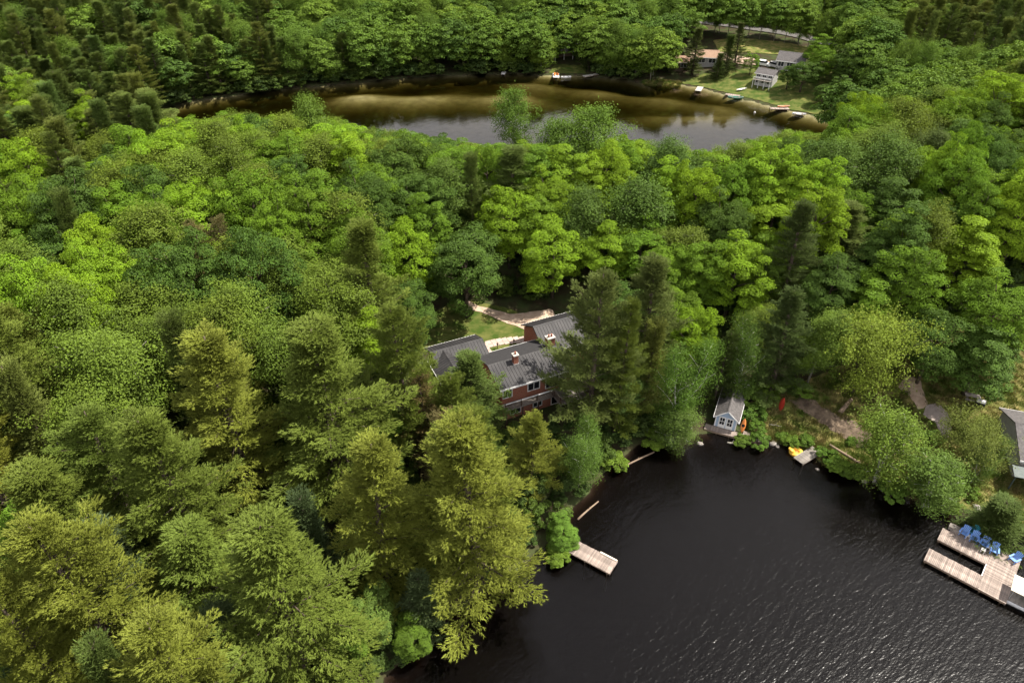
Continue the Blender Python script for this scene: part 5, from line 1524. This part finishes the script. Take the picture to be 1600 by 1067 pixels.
rks = [rock_mesh(k) for k in range(3)]
for r_ in rks: r_.materials.append(M['rock'])
for i, (px, py, sz, lab) in enumerate([(1208, 690, 0.45, 'pale boulder at the waterline left of the yellow float'), (1216, 693, 0.32, 'small rock beside the pale boulder at the waterline'), (1279, 729, 0.25, 'little white stone in the shallows by the small dock'),
                                       (1448, 727, 0.55, 'pale flat rock between the lakeside birches on the right'), (1528, 792, 0.5, 'rock on the slope above the U-shaped dock'), (1540, 803, 0.4, 'lower rock on the slope above the U-shaped dock'),
                                       (1352, 748, 0.4, 'brown rock on the bank left of the birch clump'), (1095, 689, 0.4, 'rock at the shore left of the boathouse deck'), (1405, 655, 0.4, 'stone near the foot of the pale willow'), (1497, 676, 0.4, 'stone at the rim of the gravel pad')]):
    q = P(px, py, 0.4)
    z = gz(q.x, q.y)
    o = link('rock', rks[i % 3]); o.location = (q.x, q.y, max(z, -0.1)); o.scale = (sz * 1.2, sz, sz); o.rotation_euler = (0, 0, i * 1.3)
    tag(o, lab, 'rock')

shr = [make_maple(1.5, 1.1, 26, 70, 0.20, 0.0) for _ in range(3)]
for c_, t_ in shr: finish((c_, t_), M['leaf'], M['bark'])
SH = [(1183, 672, 1.0, 'rounded shrub on the bank between boathouse walk and lawn'), (1160, 688, 0.9, 'shrub at the waterline below the boathouse walk'), (1186, 690, 1.1, 'dark green shrub at the waterline left of the pale boulder'),
      (1176, 652, 1.3, 'tall shrub against the right side of the boathouse'), (1236, 690, 0.9, 'low shrub on the bank above the yellow float'), (1255, 690, 1.0, 'bright shrub behind the yellow float'),
      (1292, 715, 1.1, 'shrub at the right side of the small dock'), (1306, 726, 1.2, 'bright leafy shrub hanging over the water right of the small dock'), (1322, 736, 1.0, 'shrub at the lake edge below the retaining timber'),
      (1338, 738, 0.9, 'small shrub at the lake edge nearest the birch clump'), (1222, 682, 0.7, 'little shrub on the bank right of the pale boulder'), (1170, 630, 1.6, 'big shrub in the shade right of the boathouse roof'),
      (1196, 622, 1.5, 'bushy shrub left of the upright red kayak'), (1238, 618, 1.6, 'leafy shrub right of the upright red kayak'), (1500, 770, 1.2, 'shrub on the slope above the blue dock chairs'), (1475, 790, 1.2, 'shrub at the landward end of the U-shaped dock'),
      (1395, 770, 1.4, 'shrub overhanging dark water left of the birch clump'), (1515, 690, 1.3, 'shrub left of the pale loose tree by the grey roof'), (1330, 690, 0.6, 'tiny dark shrub on the lawn above the retaining timber'), (960, 725, 1.3, 'shrub on the shore below the leafy birch'),
      (900, 640, 1.3, 'bright shrub below the brick house wall'), (925, 700, 1.3, 'shrub between birch and shore above the left dock'), (870, 870, 1.1, 'shrub where the left dock meets the bank'), (1448, 690, 1.3, 'shrub below the gravel pad'), (1020, 690, 1.3, 'shrub on the bank under the dense birch')]
for i, (px, py, sz, lab) in enumerate(SH):
    q = P(px, py, 0.6); c_, t_ = shr[i % 3]
    e = empty('shrub', (q.x, q.y, max(gz(q.x, q.y), 0.0) - 0.1), i * 1.7); e.scale = (sz, sz, sz); tag(e, lab, 'shrub')
    link('stem', t_, e); c = link('foliage', c_, e); c.color = (*vary((0.11, 0.185, 0.02), 0.2), 1)

# bare leaning trunks that show between the aspens
def dead_tree(label, top, base, hgt):
    x, y = foot(*top, hgt); z0 = gz(x, y)
    bx2, by2 = x + base[0], y + base[1]
    e = empty('dead_tree', (bx2, by2, gz(bx2, by2))); tag(e, label, 'tree')
    tip = Vector((x - bx2, y - by2, hgt)); mb = MB()
    mb.tube([Vector((0, 0, -0.5)), tip * 0.35 + Vector((0.1, 0, 0)), tip * 0.7, tip], [0.2, 0.16, 0.1, 0.03], 7).build('trunk', M['bark_pale'], e, True)
    for k in range(9):
        t = 0.4 + 0.06 * k; az = k * 2.2
        b = MB(); b.tube([tip * t, tip * t + Vector((math.cos(az), math.sin(az), 0.5)) * (1.8 - t)], [0.045, 0.01], 4); b.build('branch', M['bark_pale'], e)


dead_tree('bare grey trunk leaning between aspens and the broad pale pine', (192, 545), (1.5, -1.0), 11.0)
dead_tree('bare pale trunk showing among the aspens at the left edge', (50, 600), (1.0, -1.0), 10.0)
dead_tree('bare twiggy trunk left of the layered pine on the left', (88, 690), (1.0, 0.2), 9.5)
dead_tree('bare branching trunk at the top of the aspen grove', (430, 400), (0.6, 0.4), 12.0)

# ------------------------------------------------------------------ house at the right edge and its lawn things
RH = empty('grey_roofed_house', (59.0, 55.6, 0), R(-17))
tag(RH, 'house with broad grey shingle roof cut by the right edge of the photo', 'house')
prism([(0.3, 0.6), (9.0, 0.6), (9.0, 3.7), (4.65, 5.3), (0.3, 3.7)], 0.4, 16).build('wall', M['siding_grey'], RH)
gable_roof(RH, 0.0, 16.5, -0.1, 9.4, 3.8, 5.5, M['roof_grey'], 'x', 0.0, fascia=M['white'])
MB().slab([(-0.6, -0.3, 3.1), (12, -0.3, 3.1), (12, -1.9, 2.75), (-0.6, -1.9, 2.75)], 0.1).build('porch_roof', M['green_metal'], RH)
for x in (-0.4, 2.6, 5.6, 8.6): MB().box(x - 0.06, x + 0.06, -1.8, -1.68, 0.3, 2.7).build('porch_post', M['green_metal'], RH)
for x in (0.8, 3.6, 6.4): window(RH, x, x + 2.0, 0.3, 1.2, 2.5, M['white'], 2)
o = MB().tube([(2.8, 3.2, 4.7), (2.8, 3.2, 5.6)], [0.11, 0.11], 10).build('vent_pipe', M['tyre'], RH)
q = P(1512, 633, 1.8)
e = empty('picnic_table', (q.x, q.y, gz(q.x, q.y)), R(-20)); tag(e, 'pale grey picnic table on the sunlit strip of the right lawn', 'table')
for k in range(5): MB().box(-0.9, 0.9, -0.36 + k * 0.15, -0.36 + k * 0.15 + 0.135, 0.70, 0.74).build('top_plank', M['deck_grey'], e)
for sg in (-1, 1):
    MB().box(-0.9, 0.9, sg * 0.72 - 0.13, sg * 0.72 + 0.13, 0.42, 0.46).build('seat', M['deck_grey'], e)
    MB().box(sg * 0.6 - 0.04, sg * 0.6 + 0.04, -0.78, 0.78, 0.34, 0.42).build('cross_beam', M['deck_grey'], e)
    for sy in (-1, 1):
        MB().tube([(sg * 0.6 + 0.07, sy * 0.68, -0.05), (sg * 0.6 + 0.07, sy * 0.22, 0.70)], [0.045, 0.045], 4).build('leg', M['deck_grey'], e)
q = P(1525, 642, 1.8)
e = empty('barbecue', (q.x, q.y, gz(q.x, q.y)), R(-30)); tag(e, 'black barbecue on the right lawn beside the picnic table', 'barbecue')
MB().box(-0.55, 0.55, -0.3, 0.3, 0.45, 0.85).build('firebox', M['tyre'], e)
prism([(-0.3, 0.86), (0.3, 0.86), (0.22, 1.12), (-0.22, 1.12)], -0.5, 0.5).build('lid', M['aluminium'], e)
for sx in (-1, 1):
    for sy in (-1, 1): MB().box(sx * 0.48 - 0.03, sx * 0.48 + 0.03, sy * 0.24 - 0.03, sy * 0.24 + 0.03, -0.1, 0.45).build('leg', M['tyre'], e)
MB().tube([(-0.4, -0.34, 1.0), (0.4, -0.34, 1.0)], [0.025, 0.025], 6).build('handle', M['aluminium'], e)

# ------------------------------------------------------------------ far shore: houses, docks, boats
def cottage(name, label, x, y, rz, L, W, eave, rise, wallm, roofm, z=None, rows=1, deck=False, wins=3, trim='white', over=0.5, scale=1.0):
    z0 = gz(x, y) - 0.6 if z is None else z
    e = empty(name, (x, y, z0), rz); tag(e, label, 'house'); e.scale = (scale,) * 3
    ev = eave + 0.6
    prism([(-W / 2, -1.0), (W / 2, -1.0), (W / 2, ev - 0.12), (0, ev + rise - 0.2), (-W / 2, ev - 0.12)], -L / 2, L / 2).build('wall', M[wallm], e)
    gable_roof(e, -L / 2 - over, L / 2 + over, -W / 2 - over, W / 2 + over, ev - rise * over / (W / 2) * 0.9, ev + rise, M[roofm], 'x', 0.0, 0.16, fascia=M[trim])
    per = ev / rows
    for r_ in range(rows):
        zb = 0.6 + (eave / rows) * r_
        st = L / wins
        for k in range(wins):
            a = -L / 2 + st * (k + 0.5)
            window(e, a - st * 0.33, a + st * 0.33, -W / 2, zb + 0.8, zb + eave / rows - 0.45, M[trim], 2)
        window(e, -1.0, 1.0, -L / 2, zb + 0.8, zb + eave / rows - 0.45, M[trim], 2, 1, -1, 'y')
    if deck:
        zb = 0.6 + eave / rows * (rows - 1)
        d_ = MB().box(-L / 2, L / 2, -W / 2 - 2.2, -W / 2 - 0.001, zb - 0.05, zb + 0.12).build('deck', M['deck_grey'], e)
        railing(d_, (-L / 2, -W / 2 - 2.15, 0), (L / 2, -W / 2 - 2.15, 0), zb + 0.125, 1.0, M['white'], 0.3)
        for k in range(4):
            a = -L / 2 + 0.1 + (L - 0.2) * k / 3
            MB().box(a - 0.08, a + 0.08, -W / 2 - 2.18, -W / 2 - 2.02, -1.0, zb - 0.05).build('deck_post', M['white'], e)
    return e


cottage('lakeside_house', 'white-fronted two-storey house with grey-green roof on the far right shore', 76.5, 212.0, R(-38), 6.6, 5.4, 4.4, 1.2, 'siding_pale', 'roof_grey', rows=2, deck=True, scale=0.8)
cottage('gabled_house', 'grey gabled house with broad shingle roof behind the white-fronted far house', 86.0, 220.0, R(-28), 9.0, 7.0, 3.0, 2.2, 'siding_grey', 'roof_grey', wins=3, scale=0.85)
cottage('cabin', 'small cabin with pinkish brown roof at the left of the far clearing', 53.5, 229.5, R(-6), 5.5, 4.5, 2.6, 1.2, 'siding_brown', 'roof_tan', wins=2)
cottage('cabin', 'cabin with brown roof and white windows behind conifers at the far clearing', 62.5, 230.5, R(-10), 6.5, 5.0, 2.7, 1.4, 'siding_grey', 'roof_tan', wins=2)
cottage('dark_house', 'dark house with white railings half hidden in trees behind the far lake', 18.5, 246.0, R(4), 9.0, 7.0, 5.2, 2.0, 'siding_brown', 'roof_grey', rows=2, deck=True)
cottage('pale_house', 'pale house glimpsed among trees at the upper left', -152.0, 292.0, R(18), 12.0, 8.0, 4.0, 2.2, 'white', 'roof_grey', wins=4)
cottage('red_roofed_shed', 'small shed with reddish roof below the pale house at upper left', -148.0, 276.0, R(25), 5.0, 4.0, 2.4, 1.2, 'white', 'roof_tan', wins=2)

FD = [('dock', 'pale grey dock at the grassy point below the brown-roofed cabin', 57.6, 213.9, R(-112), 4.6, 1.8, 'concrete'),
      ('dock', 'grey dock in front of the dark conifer behind the far lake', 27.5, 227.8, R(-150), 5.5, 1.6, 'concrete'),
      ('dock', 'white-edged dock carrying orange kayaks on the far shore', 14.2, 228.6, R(-92), 4.8, 2.0, 'white'),
      ('dock', 'tiny white dock farthest left on the far shore', -2.6, 230.4, R(-95), 3.0, 1.3, 'white'),
      ('dock', 'sandy coloured dock below the white-fronted far house', 63.4, 206.6, R(-25), 4.2, 1.5, 'deck'),
      ('dock', 'reddish wooden dock at the far right bank', 72.6, 193.4, R(-2), 5.2, 1.7, 'deck')]
for nm, lab, x, y, rz_, L_, W_, mt in FD:
    e = empty(nm, (x, y, 0), rz_); tag(e, lab, 'dock')
    planks(e, 0, L_, -W_ / 2, W_ / 2, 0.45, M[mt], True, 0.3, 0.06)
    for sy in (-1, 1): MB().box(0, L_, sy * W_ * 0.42 - 0.05, sy * W_ * 0.42 + 0.05, 0.2, 0.385).build('stringer', M['timber'], e)
    for k in (0.2, L_ - 0.2):
        for sy in (-1, 1): MB().tube([(k, sy * W_ * 0.42, -2), (k, sy * W_ * 0.42, 0.2)], [0.08, 0.08], 6).build('pile', M['timber'], e)
boat('kayak', 'left of two orange kayaks lying on the white-edged far dock', (13.7, 226.6, 0.47), R(88), 3.2, 0.75, 0.28, 'orange_vinyl', True)
boat('kayak', 'right of two orange kayaks lying on the white-edged far dock', (14.6, 227.0, 0.47), R(94), 3.2, 0.75, 0.28, 'orange_vinyl', True)
boat('rowing_boat', 'small white boat afloat right of the kayak dock on the far lake', (17.2, 224.4, -0.1), R(8), 3.4, 1.4, 0.6, 'white')
boat('rowing_boat', 'white boat with green hull moored below the white-fronted far house', (65.6, 203.6, -0.1), R(-12), 4.4, 1.5, 0.6, 'green_hull')
boat('canoe', 'white canoe lying on the grass below the white-fronted far house', (68.7, 209.2, gz(68.7, 209.2) + 0.2), R(30), 4.0, 0.9, 0.35, 'white')
boat('rowing_boat', 'white raft-like boat moored right of the reddish far dock', (79.3, 189.0, -0.1), R(-15), 3.6, 1.6, 0.5, 'white')
boat('rowing_boat', 'blue boat drawn up at the right tip of the far lake', (86.6, 185.8, 0.25), R(20), 3.2, 1.4, 0.55, 'blue_hull', trim='blue_hull')
boat('canoe', 'red canoe resting on the reddish far dock', (76.6, 194.2, 0.47), R(4), 3.6, 0.9, 0.35, 'orange_vinyl')
e = empty('buoy', (67.5, 190.5, 0.0)); tag(e, 'small white mooring buoy afloat on the far lake', 'buoy')
MB().tube([(0, 0, -0.2), (0, 0, 0.0), (0, 0, 0.2), (0, 0, 0.38), (0, 0, 0.5)], [0.08, 0.25, 0.28, 0.2, 0.05], 10).build('float', M['white'], e, True)
MB().tube([(0, 0, 0.5), (0, 0, 0.66)], [0.04, 0.04], 6).build('ring_post', M['aluminium'], e)


def car(label, x, y, rz_, mat):
    e = empty('parked_car', (x, y, gz(x, y) + 0.22), rz_); tag(e, label, 'car')
    b = prism([(-2.2, 0.35), (2.2, 0.35), (2.25, 0.75), (2.1, 0.95), (1.0, 1.02), (-2.15, 1.05), (-2.25, 0.7)], -0.9, 0.9, 'y').build('body', M[mat], e)
    c_ = prism([(-1.9, 1.05), (1.0, 1.05), (0.4, 1.6), (-1.6, 1.62)], -0.8, 0.8, 'y').build('cabin', M['glass'], e)
    MB().slab([(0.38, -0.82, 1.66), (0.38, 0.82, 1.66), (-1.62, 0.82, 1.68), (-1.62, -0.82, 1.68)], 0.06).build('roof', M[mat], e)
    for x_ in (-1.4, 1.35):
        for sy in (-1, 1):
            w_ = MB().tube([(x_, sy * 0.72, 0.34), (x_, sy * 0.93, 0.34)], [0.34, 0.34], 12).build('wheel', M['tyre'], e)
            MB().tube([(x_, sy * 0.931, 0.34), (x_, sy * 0.95, 0.34)], [0.2, 0.18], 10).build('rim', M['aluminium'], w_)
    for sy in (-0.65, 0.65):
        MB().box(2.16, 2.27, sy - 0.2, sy + 0.2, 0.68, 0.84).build('headlight', M['aluminium'], e)


car('white car parked at the end of the sandy drive by the far houses', 78.6, 222.6, R(-35), 'white')
car('pale car nosed in beside the white one at the far houses', 81.4, 220.4, R(-55), 'siding_grey')

# conifers and broadleaf trees that stand in the far clearing
for (x, y, kind, h_, r_, col, nm, lab) in [
    (57.0, 224.0, 'pine', 14, 3.6, (0.10, 0.125, 0.035), 'white_pine', 'tall thin pine standing on the grassy point in front of the cabins'),
    (66.5, 221.5, 'spruce', 12, 2.6, D_PINE, 'spruce', 'dark conifer in front of the far brown-roofed cabin'),
    (63.5, 219.0, 'spruce', 8, 2.4, D_PINE, 'spruce', 'shorter dark conifer on the far lawn by the cabin'),
    (70.5, 226.0, 'pine', 13, 3.0, (0.10, 0.125, 0.035), 'white_pine', 'thin pine beside the sandy far driveway'),
    (50.0, 226.0, 'spruce', 9, 2.4, D_PINE, 'spruce', 'dark conifer left of the pinkish roofed far cabin'),
    (84.0, 203.5, 'maple', 9, 4.6, D_MAPLE, 'maple', 'round dark tree on the lawn in front of the far grey gabled house'),
    (90.5, 208.0, 'maple', 10, 4.6, M_MAPLE, 'maple', 'round tree right of the far grey gabled house'),
    (96.0, 200.0, 'maple', 12, 5.2, D_MAPLE, 'maple', 'large dark tree on the far right bank above the blue boat'),
    (91.5, 194.0, 'maple', 8, 3.8, D_MAPLE, 'maple', 'low dark tree hanging over the far right bank'),
    (81.0, 206.5, 'maple', 7, 3.2, D_MAPLE, 'maple', 'small round tree at the right corner of the white-fronted far house'),
    (73.5, 219.0, 'maple', 6.5, 2.6, M_MAPLE, 'maple', 'small tree left of the white-fronted far house'),
    (92.5, 217.0, 'maple', 10, 4.6, M_MAPLE, 'maple', 'round tree overhanging the right end of the far grey gabled roof'),
    (87.0, 194.5, 'maple', 6, 3.0, D_MAPLE, 'maple', 'low round tree on the bank above the far white raft-like boat'),
    (14.0, 238.5, 'maple', 7.5, 3.0, M_MAPLE, 'maple', 'round tree in front of the left half of the dark far house'),
    (22.5, 239.5, 'maple', 5.5, 2.6, D_MAPLE, 'maple', 'lower dark tree in front of the right half of the dark far house'),
    (25.0, 232.0, 'spruce', 13, 3.0, D_PINE, 'spruce', 'dark pointed conifer behind the far grey dock'),
    (9.5, 231.5, 'birch', 10, 3.4, POPLAR, 'birch', 'bright leafy tree left of the far kayak dock'),
    (39.0, 226.5, 'maple', 10, 4.4, M_MAPLE, 'maple', 'rounded tree left of the far grassy point'),
]:
    plant(kind, x, y, h_, r_, col, nm, lab)
for k in range(13):
    t = k / 12
    x, y = 72 + 36 * t, 259 - 29 * t
    plant('aspen', x + random.uniform(-0.8, 0.8), y - 4.2 + random.uniform(-0.8, 0.8), random.uniform(11, 14), random.uniform(3.0, 3.8), vary(POPLAR), 'aspen', (ORD[k] or 'first ') + 'slim aspen from the left in the row lining the far road', 'tree', 'slim aspens lining the far road')
